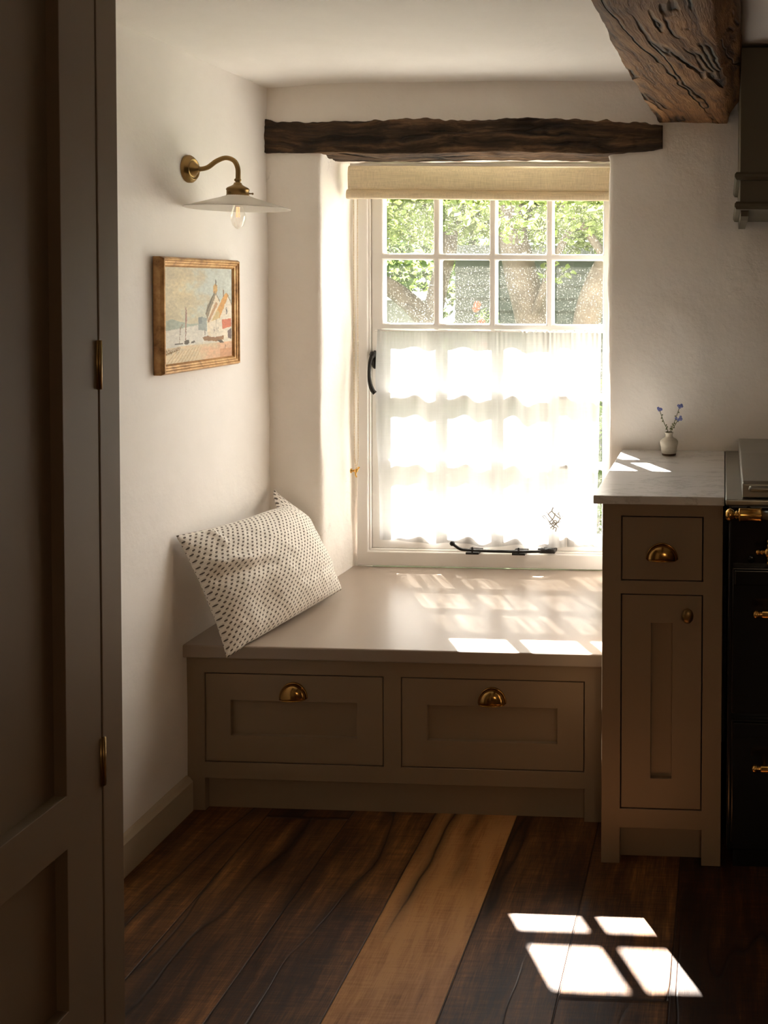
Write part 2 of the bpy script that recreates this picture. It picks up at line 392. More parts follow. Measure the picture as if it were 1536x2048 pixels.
# ceiling, eased where it meets the walls
def ceilP(u, v):
    x, y = -1.6+4.1*u, -2.6+5.62*v
    return (x, y, 2.022+0.10 - 0.012*smoothstep(0.25, 0.0, x-WL)+0.006*math.sin((x+1.4)*2.2))
slab('ceiling', 90, 90, ceilP, 0.004, 1.2, (0,0,1), M['ceiling'], 0.20)
struct('wall_right', box(B(), 2.25, 2.45, -2.6, 3.3, 0, 2.1), M['cupboard_paint'])
struct('wall_rear', box(B(), -1.75, 2.45, -2.75, -2.6, 0, 2.1), M['cupboard_paint'])

# window wall: a thick cottage wall with a rounded, slightly crooked opening
bm = B()
X0, X1 = -1.60, 2.40
OL, OR, OT = -1.252, -0.356, 1.814
box(bm, X0, OL, YB, 3.34, -0.03, 2.10)
box(bm, OR, X1, YB, 3.34, -0.03, 2.10)
box(bm, OL, OR, YB, 3.34, OT, 2.10)
box(bm, OL, OR, YB, 3.34, -0.03, 0.405)
bmesh.ops.remove_doubles(bm, verts=bm.verts, dist=1e-4)
wb = struct('wall_back', bm, M['wall_rough'], True)
r = wb.modifiers.new('remesh', 'REMESH'); r.mode = 'VOXEL'; r.voxel_size = 0.0135; r.use_smooth_shade = True
s = wb.modifiers.new('smooth', 'SMOOTH'); s.factor = 0.5; s.iterations = 9
tx = bpy.data.textures.new('plaster_lumps', 'CLOUDS'); tx.noise_scale = 0.30; tx.noise_depth = 2
dm = wb.modifiers.new('lumps', 'DISPLACE'); dm.texture = tx; dm.strength = 0.022; dm.mid_level = 0.5; dm.texture_coords = 'GLOBAL'

# skirting on the left wall
bm = B()
prof = [(0,0),(0.021,0),(0.021,0.080),(0.013,0.091),(0.004,0.096),(0,0.096)]
rings = [[bm.verts.new((WL-0.004+a*1.1, yy, b)) for a, b in prof] for yy in (-2.5, 2.4665)]
for k in range(len(prof)): bm.faces.new([rings[0][k], rings[0][(k+1)%6], rings[1][(k+1)%6], rings[1][k]])
for rg in rings: bm.faces.new(rg)
struct('baseboard_left', bm, M['skirting'], bevel=0.002)

# ------------------------------------------------------------------ window
win = tag(obj('window_1', grid_frame(B(), [-1.236,-1.197,-0.359,-0.318], [0.452,0.503,1.772,1.806], lambda i,j: not (i == 1 and j == 1), 3.182, 3.262), M['window_paint'], None, bevel=0.004), kind='structure')
# inner bead step of the frame
bm = grid_frame(B(), [-1.199,-1.190,-0.366,-0.357], [0.500,0.509,1.766,1.774], lambda i,j: not (i == 1 and j == 1), 3.188, 3.25)
obj('window_frame', bm, M['window_paint'], win, bevel=0.002)
bars_x = [-1.149, -0.978,-0.956, -0.788,-0.766, -0.596,-0.574, -0.406]
bars_z = [0.562, 0.786,0.807, 1.018,1.040, 1.251,1.273, 1.487,1.508, 1.732]
us = [-1.190]+bars_x+[-0.366]; zs = [0.509]+bars_z+[1.766]
def sash_solid(i, j): return not (i % 2 == 1 and j % 2 == 1)
obj('window_sash', grid_frame(B(), us, zs, sash_solid, 3.196, 3.238), M['window_paint'], win, bevel=0.0055, seg=3)
bm = B(); box(bm, -1.16, -0.395, 3.215, 3.219, 0.55, 1.745)
obj('window_glass', bm, M['glass'], win)
# outer sill
obj('window_sill', box(B(), -1.27, -0.30, 3.262, 3.42, 0.43, 0.478), M['window_paint'], win, bevel=0.004)

# iron casement fastener on the left stile
t = thing('window_fastener', (-1.178, 3.19, 1.15), 'black iron curled-tail fastener on the left side of the window', 'window latch')
bm = B(); lathe(bm, [(0,-0.006),(0.0105,-0.006),(0.012,-0.001),(0.012,0.004)], (-1.176, 3.190, 1.150), 'y', 20, 1.0, 2.6)
obj('backplate', bm, M['iron'], t, True)
bm = B(); ball(bm, (-1.178, 3.176, 1.168), 0.011, 2, (1,1,1.1))
pts = spline([(-1.178,3.172,1.168),(-1.183,3.164,1.140),(-1.184,3.160,1.105),(-1.181,3.158,1.075),(-1.172,3.158,1.050),(-1.164,3.160,1.040)], 6)
tube(bm, pts, [0.0075-0.002*math.sin(PI*min(1,i/len(pts)*1.4)) for i in range(len(pts))], 10)
obj('handle', bm, M['iron'], t, True)
# iron casement stay on the bottom rail
t = thing('casement_stay', (-0.73, 3.185, 0.52), 'black iron casement stay lying along the bottom rail of the window', 'window stay')
Z = 0.522
bm = B(); pts = spline([(-0.897,3.138,Z+0.024),(-0.884,3.138,Z+0.014),(-0.868,3.138,Z+0.005),(-0.84,3.138,Z+0.0025),(-0.75,3.138,Z),(-0.64,3.138,Z+0.001),(-0.60,3.138,Z+0.003)], 5)
tube(bm, pts, [0.0085]+[0.0052]*(len(pts)-1), 10, flat=0.9); ball(bm, (-0.897,3.138,Z+0.024), 0.0088, 2)
obj('bar', bm, M['iron'], t, True)
for px in (-0.83, -0.675):
    bm = box(B(), px-0.022, px+0.022, 3.136, 3.197, Z-0.012, Z-0.005)
    tube(bm, [(px,3.138,Z-0.008),(px,3.138,Z+0.013)], 0.0032, 8)
    obj('peg', bm, M['iron'], t, bevel=0.001)
bm = B(); lathe(bm, [(0,-0.03),(0.008,-0.03),(0.010,-0.018),(0.006,-0.006),(0.0095,0.004),(0.0095,0.016),(0.007,0.024),(0,0.024)], (-0.582,3.148,Z+0.003), 'x', 16)
box(bm, -0.60, -0.556, 3.147, 3.196, Z-0.007, Z+0.004)
obj('pivot', bm, M['iron'], t, bevel=0.001)

# ------------------------------------------------------------------ cafe curtain
bm = B(); NX, NZ = 220, 90; g = []
CX0, CX1, CZ0, CZ1 = -1.162, -0.412, 0.528, 1.253
for i in range(NX+1):
    u = i/NX; row = []
    for j in range(NZ+1):
        v = j/NZ
        x = CX0+(CX1-CX0)*u
        wv = 0.0065*math.sin(u*2*PI*4.3+0.6+0.4*math.sin(v*3)) + 0.0045*math.sin(u*2*PI*9.1+v*1.7) + 0.012*math.exp(-((u-0.68)/0.05)**2)*(1-0.25*v)
        gath = smoothstep(0.85, 1.0, v)*(0.0022*math.sin(u*2*PI*46+math.sin(u*31)*2)*smoothstep(0.3, 0.8, u)*1.3+0.001*math.sin(u*2*PI*60))
        gath += 0.0016*math.sin(u*2*PI*30+math.sin(u*17)*2)*smoothstep(0.55, 0.95, u)
        y = 3.184 - wv*(0.35+0.65*(1-smoothstep(0.8,1,v))) - gath
        z = CZ0+(CZ1-CZ0)*v + (1-v)*0.004*math.sin(u*2*PI*3.2+1) + v*0.002*math.sin(u*2*PI*24)*smoothstep(0.4,0.9,u)
        if v < 0.10:  # hem drifts up a little at the left
            z += 0.012*(1-v/0.10)*(1-smoothstep(0.0, 0.5, u))
        x += 0.006*math.sin(v*5+1)*(1-smoothstep(0, 0.04, u)) + (0.014*(1-v)-0.004)*smoothstep(0.95, 1, u)*-1*(1 if v > 0.05 else 0.5)
        row.append(bm.verts.new((x, y, z)))
    g.append(row)
for i in range(NX):
    for j in range(NZ): bm.faces.new([g[i][j], g[i+1][j], g[i+1][j+1], g[i][j+1]])
ct = thing('cafe_curtain', (-0.79, 3.165, 1.257), 'sheer white cotton half curtain over the lower window', 'curtain')
obj('curtain_panel', bm, M['voile'], ct, True)
bm = tube(B(), [(-1.172,3.183,1.249),(-0.396,3.183,1.249)], 0.0026, 8)
obj('curtain_wire', bm, M['window_paint'], ct, True)
# embroidered monogram: two crossed flourished letters
m_thread = mat_simple('ecru_embroidery_thread', (0.16, 0.13, 0.10), 0.9)
def yc(x):
    u = (x-CX0)/(CX1-CX0); v = 0.12
    return 3.184-(0.0065*math.sin(u*2*PI*4.3+0.6+0.4*math.sin(v*3))+0.0045*math.sin(u*2*PI*9.1+v*1.7)+0.012*math.exp(-((u-0.68)/0.05)**2)*0.97)*1.0-0.0016
bm = B(); mx, mz = -0.569, 0.622
strokes = [[(-.034,.010),(-.026,.012),(-.020,.004),(-.006,-.014),(.004,-.026),(.001,-.034)],
           [(-.034,.010),(-.029,.004),(-.024,-.001)], [(-.018,.022),(-.012,.014),(.002,-.004),(.013,-.020),(.018,-.028)],
           [(.000,.036),(-.002,.028),(.004,.020),(.014,.010),(.024,.000)], [(-.002,.028),(-.010,.022),(-.016,.014)],
           [(.030,.006),(.022,-.004),(.010,-.018),(-.004,-.026)], [(-.012,-.010),(-.002,-.002),(.006,.010),(.008,.020)],
           [(.024,.000),(.022,.012),(.016,.018)], [(.000,-.010),(.007,-.004),(.013,-.008),(.010,-.016),(.002,-.016),(.000,-.010)],
           [(-.010,-.016),(.004,-.012),(.016,-.012),(.026,-.008)], [(.004,-.026),(.012,-.030),(.010,-.038)]]
for st in strokes:
    pts = spline([(mx+a, 0, mz+b) for a, b in st], 6)
    tube(bm, [(p.x, yc(p.x)-0.0006, p.z) for p in pts], 0.0014, 5)
for a, b in ((-.036,.012),(.001,.038),(.032,.008),(.010,-.040),(-.006,-.028),(.020,.020),(-.020,.024)):
    ball(bm, (mx+a, yc(mx+a), mz+b), 0.0021, 1, (1,0.5,1))
tag(obj('monogram', bm, m_thread, ct, True), 'embroidered cream monogram with flourishes')

# ------------------------------------------------------------------ roman blind
bl = thing('roman_blind', (-0.80, 3.10, 1.80), 'oatmeal linen blind folded up above the window panes', 'blind')
def blind_strip(zs_ys, x0, x1):
    bm = B(); N = 60; cols = []
    for i in range(N+1):
        x = x0+(x1-x0)*i/N
        cols.append([bm.verts.new((x, y+0.0012*math.sin(x*9+z*40), z+0.0025*math.sin(x*5.0+1))) for y, z in zs_ys])
    for a, b in zip(cols, cols[1:]):
        for k in range(len(zs_ys)-1): bm.faces.new([a[k], b[k], b[k+1], a[k+1]])
    return bm
prof = [(3.115,1.789),(3.098,1.787),(3.090,1.780),(3.087,1.765),(3.086,1.740),(3.088,1.715),(3.093,1.704),(3.100,1.700),(3.108,1.697)]
o = obj('upper_fold', blind_strip(prof, -1.226, -0.352), M['linen'], bl, True); md = o.modifiers.new('t', 'SOLIDIFY'); md.thickness = 0.003
prof = [(3.112,1.712),(3.092,1.710),(3.084,1.704),(3.081,1.694),(3.082,1.682),(3.088,1.679),(3.100,1.679),(3.116,1.682)]
o = obj('lower_fold', blind_strip(prof, -1.230, -0.352), M['linen'], bl, True); md = o.modifiers.new('t', 'SOLIDIFY'); md.thickness = 0.003
obj('headrail', box(B(), -1.222, -0.350, 3.095, 3.150, 1.788, 1.797), M['window_paint'], bl, bevel=0.002)
bm = B()
for sx, yy in ((-1.2225, 3.128), (-1.2095, 3.128)):
    z = 1.69
    while z > 0.79:
        ball(bm, (sx+(0.0065 if sx < -1.215 else -0.0065)*max(0,(0.83-z)/0.04), yy, z), 0.0019, 1); z -= 0.0052
m_chain = mat_simple('brass_ball_chain', (0.55,0.40,0.22), 0.35, 0.8)
obj('bead_chain', bm, m_chain, bl, True, merge=False)
t = thing('chain_cleat', (-1.226, 3.128, 0.782), 'small brass hook holding the blind chain beside the window', 'hook')
bm = B(); lathe(bm, [(0,0),(0.008,0),(0.008,0.003),(0.0035,0.005),(0.0035,0.016),(0,0.017)], (-1.2345, 3.128, 0.785), 'x', 14)
obj('rosette', bm, M['brass_bright'], t, True)
bm = B(); tube(bm, spline([(-1.219,3.128,0.785),(-1.211,3.126,0.789),(-1.207,3.124,0.797),(-1.2035,3.124,0.795)], 5), 0.003, 8)
tube(bm, spline([(-1.219,3.128,0.785),(-1.218,3.128,0.772),(-1.214,3.126,0.764)], 5), 0.0028, 8); ball(bm, (-1.216,3.127,0.786), 0.0068, 2)
obj('hook', bm, M['brass_bright'], t, True)

# ================================================================== LINTEL AND BEAM
def hewn(name, ny, prof_fn, along, mat, label, cat, amp, nsc):
    """timber from closed cross-sections; prof_fn(s) -> list of 3D points round the section"""
    bm = B(); rings = []
    for i in range(ny+1):
        ring = []
        pts = prof_fn(i/ny); c = sum((Vector(p) for p in pts), Vector())/len(pts)
        for p in pts:
            p = Vector(p); q = Vector((p.x*nsc[0], p.y*nsc[1], p.z*nsc[2]))
            d = mn.fractal(q, 0.7, 2.1, 4)*amp; ring.append(bm.verts.new(p+(p-c).normalized()*d))
        rings.append(ring)
    n = len(rings[0])
    for a, b in zip(rings, rings[1:]):
        for k in range(n): bm.faces.new([a[k], a[(k+1)%n], b[(k+1)%n], b[k]])
    for rg in (rings[0], rings[-1]): bm.faces.new(rg)
    return tag(obj(name, bm, mat, None, True), label, cat)
def loop(corners, n):
    out = []
    for a, b in zip(corners, corners[1:]+corners[:1]):
        for k in range(n): out.append(tuple(a[i]+(b[i]-a[i])*k/n for i in range(2)))
    return out
def lintel_sec(s):
    x = -1.432+1.240*s
    top = 1.910-0.006*math.sin(s*9)+0.007*math.exp(-((s-0.72)/0.10)**2)-0.010*math.exp(-((s-0.52)/0.08)**2)+0.006*mn.noise(Vector((s*40,0,0)))-0.016*smoothstep(0.93,1,s)
    bot = 1.806+0.003*math.sin(s*11+1)+0.012*smoothstep(0.84, 1.0, s)+0.006*smoothstep(0.97,1,s)
    f = 2.921+0.004*math.sin(s*14)
    c = [(f+0.004,bot+0.002),(f,(top+bot)/2),(f+0.006,top-0.002),(3.03,top),(3.03,bot-0.010),(2.99,bot-0.008)]
    return [(x, y, z) for y, z in loop(c, 6)]
hewn('window_lintel', 260, lintel_sec, 'x', M['lintel'], 'dark rough-hewn oak lintel set in the plaster above the window', 'beam', 0.006, (7,40,40))
def lerp_tab(tab, y):
    for (a, va), (b, vb) in zip(tab, tab[1:]):
        if y <= b: return va+(vb-va)*(max(a, y)-a)/(b-a)
    return tab[-1][1]
def beam_sec(s):
    y = -1.9+(2.955+1.9)*s
    xl = lerp_tab([(-1.9,-0.26),(1.0,-0.245),(1.685,-0.239),(2.04,-0.233),(2.30,-0.230),(2.51,-0.224),(2.62,-0.219),(2.72,-0.213),(2.93,-0.200)], y)
    xr = lerp_tab([(-1.9,-0.06),(1.2,-0.040),(1.765,-0.027),(2.04,-0.018),(2.5,-0.008),(2.85,0.003),(2.96,0.0)], y)
    xo = lerp_tab([(-1.9,0.0),(1.5,0.004),(1.8,0.012),(2.1,0.024),(2.5,0.034),(2.85,0.036),(2.96,0.010)], y)
    zb = 1.902+0.003*math.sin(y*6)
    c = [(xl,zb+0.003),(xr,zb),(xo,zb+0.050),(xo+0.005,2.06),(xl-0.012,2.06),(xl-0.008,1.97)]
    return [(x, y, z) for x, z in loop(c, 7)]
hewn('ceiling_beam', 380, beam_sec, 'y', M['beam'], 'massive honey-brown oak ceiling beam with cracks running along it', 'beam', 0.006, (16,4,16))

# ================================================================== JOINERY
def shaker(x0, x1, z0, z1, px0, px1, pz0, pz1, y, rec=0.013, th=0.02, axis='y'):
    bm = grid_frame(B(), [x0,px0,px1,x1], [z0,pz0,pz1,z1], lambda i,j: not (i == 1 and j == 1), y, y+th if axis == 'y' else y-th, axis)
    if axis == 'y': box(bm, px0-0.004, px1+0.004, y+rec, y+rec+0.006, pz0-0.004, pz1+0.004)
    else: box(bm, y-rec-0.006, y-rec, px0-0.004, px1+0.004, pz0-0.004, pz1+0.004)
    return bm
def cup_pull(parent, x, y, zt, wd=0.080, ht=0.045, dp=0.024):
    """half-dome brass cup handle, open underneath, on the face y"""
    bm = B(); na, nb = 28, 12; g = []; zb = zt-ht
    R = wd/2-0.005
    for i in range(na+1):
        a = PI*(0.02+0.96*i/na); row = []
        for j in range(nb+1):
            b = PI/2*j/nb
            row.append(bm.verts.new((x-R*math.cos(a), y-0.0015-dp*math.sin(a)**0.75*math.cos(b)**0.75, zb+(ht-0.006)*math.sin(a)*math.sin(b)**0.85)))
        g.append(row)
    for i in range(na):
        for j in range(nb): bm.faces.new([g[i][j], g[i+1][j], g[i+1][j+1], g[i][j+1]])
    # rounded lip along the open underside
    tube(bm, [g[i][0].co.copy() for i in range(na+1)], 0.0012, 6)
    # rolled flange round the dome
    pts = [(x-(R+0.001)*math.cos(PI*i/36), y-0.0022, zb+(ht-0.0045)*math.sin(PI*i/36)) for i in range(37)]
    tube(bm, pts, 0.0034, 8, flat=0.6)
    pts = [(x-(R-0.003)*math.cos(PI*i/36), y-0.006, zb+(ht-0.009)*math.sin(PI*i/36)) for i in range(37)]
    tube(bm, pts, 0.0020, 8)
    o = obj('cup_handle', bm, M['brass'], parent, True); md = o.modifiers.new('t', 'SOLIDIFY'); md.thickness = 0.0012
    o['label'] = 'brass cup handle'
    return o

# ---- window seat
seat = thing('storage_bench', (-0.86, 2.70, 0.0), 'taupe built-in window bench with two wide drawers under the window', 'bench')
YF = 2.470
bm = B()
poly = [(-1.428,2.452),(-0.293,2.452),(-0.293,2.950),(-0.345,2.950),(-0.345,3.192),(-1.262,3.192),(-1.262,2.950),(-1.428,2.950)]
bot = [bm.verts.new((x, y, 0.416)) for x, y in poly]; top = [bm.verts.new((x, y, 0.450)) for x, y in poly]
bm.faces.new(bot); bm.faces.new(top)
for k in range(8): bm.faces.new([bot[k], bot[(k+1)%8], top[(k+1)%8], top[k]])
obj('seat_board', bm, M['seat_paint'], seat, bevel=0.004, seg=3)
xs = [-1.426,-1.371,-0.889,-0.843,-0.357,-0.293]; zs = [0.0,0.087,0.131,0.371,0.418]
bm = grid_frame(B(), xs, zs, lambda i, j: (j in (1,3)) or (j == 0 and i in (0,4)) or (j == 2 and i in (0,2,4)), YF, YF+0.022)
obj('face_frame', bm, M['paint'], seat, bevel=0.0012)
bm = B(); box(bm, -1.424, -1.406, YF+0.02, 2.93, 0.0, 0.416); box(bm, -0.312, -0.296, YF+0.02, 2.93, 0.0, 0.416); box(bm, -1.41, -0.31, 2.91, 2.93, 0.0, 0.416); box(bm, -1.41, -0.31, YF+0.03, 2.91, 0.10, 0.115)
obj('carcass', bm, M['paint'], seat)
obj('plinth', box(B(), -1.378, -0.345, YF+0.020, YF+0.038, 0.0, 0.10), M['paint'], seat)
for x0, x1 in ((-1.371,-0.889), (-0.843,-0.357)):
    d = obj('drawer', shaker(x0+0.0028, x1-0.0028, 0.1338, 0.3682, x0+0.070, x1-0.072, 0.204, 0.298, YF+0.001), M['paint'], seat, bevel=0.0010)
    b = B(); box(b, x0+0.012, x1-0.012, YF+0.020, 2.88, 0.15, 0.16); box(b, x0+0.012, x0+0.024, YF+0.02, 2.88, 0.15, 0.34); box(b, x1-0.024, x1-0.012, YF+0.02, 2.88, 0.15, 0.34); box(b, x0+0.012, x1-0.012, 2.868, 2.88, 0.15, 0.34)
    obj('drawer_box', b, M['gap'], d)
    cup_pull(d, (x0+x1)/2, YF, 0.354)

# ---- slim base cabinet
cab = thing('base_cabinet', (-0.146, 2.6, 0.0), 'narrow taupe kitchen cabinet with one drawer and one door beside the window seat', 'cabinet')
CY = 2.295
xs = [-0.290,-0.2445,-0.0465,0.000]; zs = [0.0,0.088,0.135,0.661,0.693,0.850,0.880]
bm = grid_frame(B(), xs, zs, lambda i, j: (j in (1,3,5)) or (i in (0,2)), CY, CY+0.022)
obj('face_frame', bm, M['paint'], cab, bevel=0.0012)
bm = B(); box(bm, -0.290, -0.272, CY+0.0215, 2.93, 0.0, 0.880); box(bm, -0.018, 0.0, CY+0.0215, 2.93, 0.0, 0.880); box(bm, -0.272, -0.018, 2.91, 2.93, 0.0, 0.88); box(bm, -0.272, -0.018, CY+0.03, 2.91, 0.105, 0.12)
obj('carcass', bm, M['paint'], cab)
obj('plinth', box(B(), -0.272, -0.018, CY+0.035, CY+0.05, 0.0, 0.11), M['paint'], cab)
d = obj('drawer', box(B(), -0.2417, -0.0493, CY+0.001, CY+0.021, 0.6958, 0.8472), M['paint'], cab, bevel=0.001)
cup_pull(d, -0.1455, CY, 0.789, 0.082, 0.042)
d = obj('door', shaker(-0.2417, -0.0493, 0.1378, 0.6582, -0.171, -0.120, 0.211, 0.591, CY+0.001), M['paint'], cab, bevel=0.001)
bm = B(); lathe(bm, [(0,-0.030),(0.006,-0.0295),(0.0115,-0.027),(0.0140,-0.022),(0.0125,-0.017),(0.006,-0.013),(0.005,-0.006),(0.008,-0.001),(0.008,0.001)], (-0.082, CY, 0.617), 'y', 28, 1.0, 1.30)
o = obj('knob', bm, M['brass_dark'], d, True); o['label'] = 'oval aged brass knob'
b = B(); box(b, -0.24, -0.05, CY+0.0225, CY+0.026, 0.14, 0.66); box(b, -0.24, -0.05, CY+0.0225, CY+0.026, 0.697, 0.846)
obj('interior', b, M['gap'], cab)

wt = tag(obj('worktop', box(B(), -0.311, 0.0035, 2.281, 2.937, 0.8805, 0.901), M['marble'], None, bevel=0.0025, seg=3), 'small pale veined marble worktop on the narrow cabinet', 'worktop')

# ---- tall cupboard at the left
cup = thing('tall_cupboard', (-1.25, 1.2, 0.0), 'tall dark taupe panelled cupboard at the left edge of the photo', 'cupboard')
XC = -1.07
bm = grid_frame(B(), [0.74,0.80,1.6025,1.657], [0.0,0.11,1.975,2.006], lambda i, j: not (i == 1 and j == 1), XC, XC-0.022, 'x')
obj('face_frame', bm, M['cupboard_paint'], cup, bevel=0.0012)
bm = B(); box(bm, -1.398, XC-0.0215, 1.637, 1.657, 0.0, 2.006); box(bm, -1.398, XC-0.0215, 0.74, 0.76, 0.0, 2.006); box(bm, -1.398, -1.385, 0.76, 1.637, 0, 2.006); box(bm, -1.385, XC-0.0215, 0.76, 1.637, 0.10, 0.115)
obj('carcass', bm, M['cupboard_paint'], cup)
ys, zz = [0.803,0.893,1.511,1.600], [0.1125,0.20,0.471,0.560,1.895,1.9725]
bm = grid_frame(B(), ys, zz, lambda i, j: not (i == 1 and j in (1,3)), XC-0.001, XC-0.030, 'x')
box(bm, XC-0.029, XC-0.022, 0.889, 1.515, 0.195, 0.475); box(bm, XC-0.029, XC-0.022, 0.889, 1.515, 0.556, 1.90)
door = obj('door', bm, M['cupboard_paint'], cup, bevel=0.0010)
for z0, z1 in ((1.219,1.303), (0.531,0.615)):
    bm = B(); tube(bm, [(XC+0.002, 1.6015, z0), (XC+0.002, 1.6015, z1)], 0.0034, 12)
    box(bm, XC-0.006, XC+0.0016, 1.5965, 1.6065, z0, z1)
    o = obj('hinge', bm, M['brass_dark'], door, True)
bm = B(); lathe(bm, [(0,0.0016),(0.0135,0.0016),(0.0150,0.0006),(0.0150,-0.004)], (XC-0.022, 1.388, 1.711), 'x', 28)
o = obj('finger_hole', bm, M['gap'], door, True); o['label'] = 'round black finger hole'

# ================================================================== RANGE COOKER
rc = thing('range_cooker', (0.55, 2.6, 0.0), 'black enamel range cooker with brass rail at the right edge', 'cooker')
bm = B(); box(bm, 0.014, 1.08, 2.262, 2.93, 0.06, 0.888)
obj('body', bm, M['enamel'], rc, bevel=0.006, seg=3)
obj('plinth', box(B(), 0.03, 1.06, 2.30, 2.92, 0.0, 0.06), M['enamel'], rc)
bm = B(); box(bm, 0.0055, 1.09, 2.252, 2.93, 0.888, 0.903)
obj('hob_plate', bm, M['steel'], rc, bevel=0.004, seg=3)
for x0, x1 in ((0.045,0.53), (0.56,1.045)):
    bm = B(); pr = [(2.262,0.905),(2.262,0.938),(2.270,0.944),(2.60,0.954),(2.885,0.948),(2.892,0.905)]
    ra = [bm.verts.new((x0,)+p) for p in pr]; rb = [bm.verts.new((x1,)+p) for p in pr]
    bm.faces.new(ra); bm.faces.new(rb)
    for k in range(6): bm.faces.new([ra[k], ra[(k+1)%6], rb[(k+1)%6], rb[k]])
    lid = obj('hotplate_lid', bm, M['steel'], rc, bevel=0.003, seg=3)
    bm = B(); tube(bm, spline([(x0+0.020,2.252,0.930),(x0+0.030,2.247,0.930),(x0+0.10,2.245,0.930),(x0+0.20,2.247,0.930),(x0+0.21,2.252,0.930)], 4), [0.003]+[0.0075]*15+[0.003], 12)
    obj('lid_handle', bm, M['steel'], lid, True)
# towel rail
bm = B(); tube(bm, [(0.085,2.205,0.878),(1.01,2.205,0.878)], 0.0105, 16)
o = obj('rail', bm, M['steel'], rc, True)
for sx, dr in ((0.005, 1), (1.085, -1)):
    bm = B(); pr = [(0,0.0),(0.008,0.001),(0.013,0.006),(0.0145,0.012),(0.012,0.018),(0.006,0.022),(0.009,0.025),(0.0105,0.027),(0.0075,0.029),(0.0085,0.031),(0.0150,0.032),(0.0155,0.034),(0.0150,0.037),(0.0150,0.079),(0.0160,0.081),(0.0160,0.084),(0.010,0.085)]
    lathe(bm, [(r_, h*dr) for r_, h in pr], (sx, 2.205, 0.878), 'x', 24)
    tube(bm, [(sx+dr*0.055,2.205,0.878),(sx+dr*0.055,2.262,0.878)], 0.007, 10)
    e = obj('rail_end', bm, M['brass_bright'], rc, True); e['label'] = 'brass rail end'
# brass control tap
for kx in (0.108, 0.30):
    bm = B(); c = Vector((kx, 2.225, 0.787))
    tube(bm, [(kx,2.262,0.787),(kx,2.215,0.787)], 0.010, 14)
    ball(bm, c, 0.013, 2)
    for a in range(4):
        dx, dz = math.cos(a*PI/2), math.sin(a*PI/2)
        tube(bm, [c, c+Vector((dx*0.010,0,dz*0.010)), c+Vector((dx*0.017,0,dz*0.017)), c+Vector((dx*0.022,0,dz*0.022))], [0.005,0.0045,0.006,0.003], 10)
        ball(bm, c+Vector((dx*0.0255,0,dz*0.0255)), 0.0062, 2)
    o = obj('control_knob', bm, M['brass_bright'], rc, True); o['label'] = 'brass cross-shaped tap handle'
bm = B(); lathe(bm, [(0,-0.004),(0.006,-0.004),(0.009,-0.002),(0.009,0.002)], (0.068, 2.262, 0.760), 'y', 20)
obj('indicator', bm, M['enamel'], rc, True)
for (x0, x1, z0, z1) in ((0.024,0.53,0.40,0.745), (0.024,0.53,0.09,0.385), (0.555,1.06,0.40,0.745), (0.555,1.06,0.09,0.385)):
    bm = B(); box(bm, x0, x1, 2.240, 2.263, z0, z1)
    box(bm, x0+0.004, x1-0.004, 2.2345, 2.2405, z1-0.040, z1-0.004)
    d = obj('oven_door', bm, M['enamel'], rc, bevel=0.004, seg=3)
    bm = B(); zh = z1-0.095; xa = x0+0.047; xb = x1-0.047
    for xx, dr in ((xa, 1), (xb, -1)):
        lathe(bm, [(r_, h*dr) for r_, h in [(0,0),(0.006,0.001),(0.0095,0.005),(0.0095,0.009),(0.005,0.014),(0.008,0.016),(0.005,0.018),(0.0088,0.022),(0.0088,0.2)]], (xx, 2.200, zh), 'x', 20)
        tube(bm, [(xx+dr*0.03,2.200,zh),(xx+dr*0.03,2.242,zh)], 0.005, 8)
    o = obj('door_handle', bm, M['brass_bright'], d, True); o['label'] = 'brass oven door handle'

# ---- cooker hood
hd = thing('cooker_hood', (0.6, 2.7, 1.6), 'olive grey painted cooker hood canopy with two mouldings above the range', 'cooker hood')
bm = B(); box(bm, 0.037, 1.16, 2.475, 2.93, 1.60, 2.012)
obj('canopy', bm, M['hood_paint'], hd, bevel=0.002)
for zc in (1.685, 1.610):
    bm = B(); pr = [(0,-0.011),(0.009,-0.010),(0.0135,-0.003),(0.0135,0.004),(0.009,0.010),(0,0.011)]
    pth = [(0.037,2.935),(0.037,2.475),(1.16,2.475),(1.16,2.935)]; nm = [(-1,0),(-1,-1),(1,-1),(1,0)]
    rings = [[bm.verts.new((x+nx*(a+0.0), y+ny*a, zc+b)) for a, b in pr] for (x, y), (nx, ny) in zip(pth, nm)]
    for a, b in zip(rings, rings[1:]):
        for k in range(6): bm.faces.new([a[k], a[(k+1)%6], b[(k+1)%6], b[k]])
    bm.faces.new(rings[0]); bm.faces.new(rings[-1])
    obj('moulding', bm, M['hood_paint'], hd)
for x0 in (0.040, 1.135):
    bm = B(); pr = [(2.93,1.60),(2.50,1.60),(2.50,1.585),(2.56,1.578),(2.93,1.578)]
    ra = [bm.verts.new((x0,)+p) for p in pr]; rb = [bm.verts.new((x0+0.020,)+p) for p in pr]
    bm.faces.new(ra); bm.faces.new(rb)
    for k in range(5): bm.faces.new([ra[k], ra[(k+1)%5], rb[(k+1)%5], rb[k]])
    obj('bracket', bm, M['hood_paint'], hd)

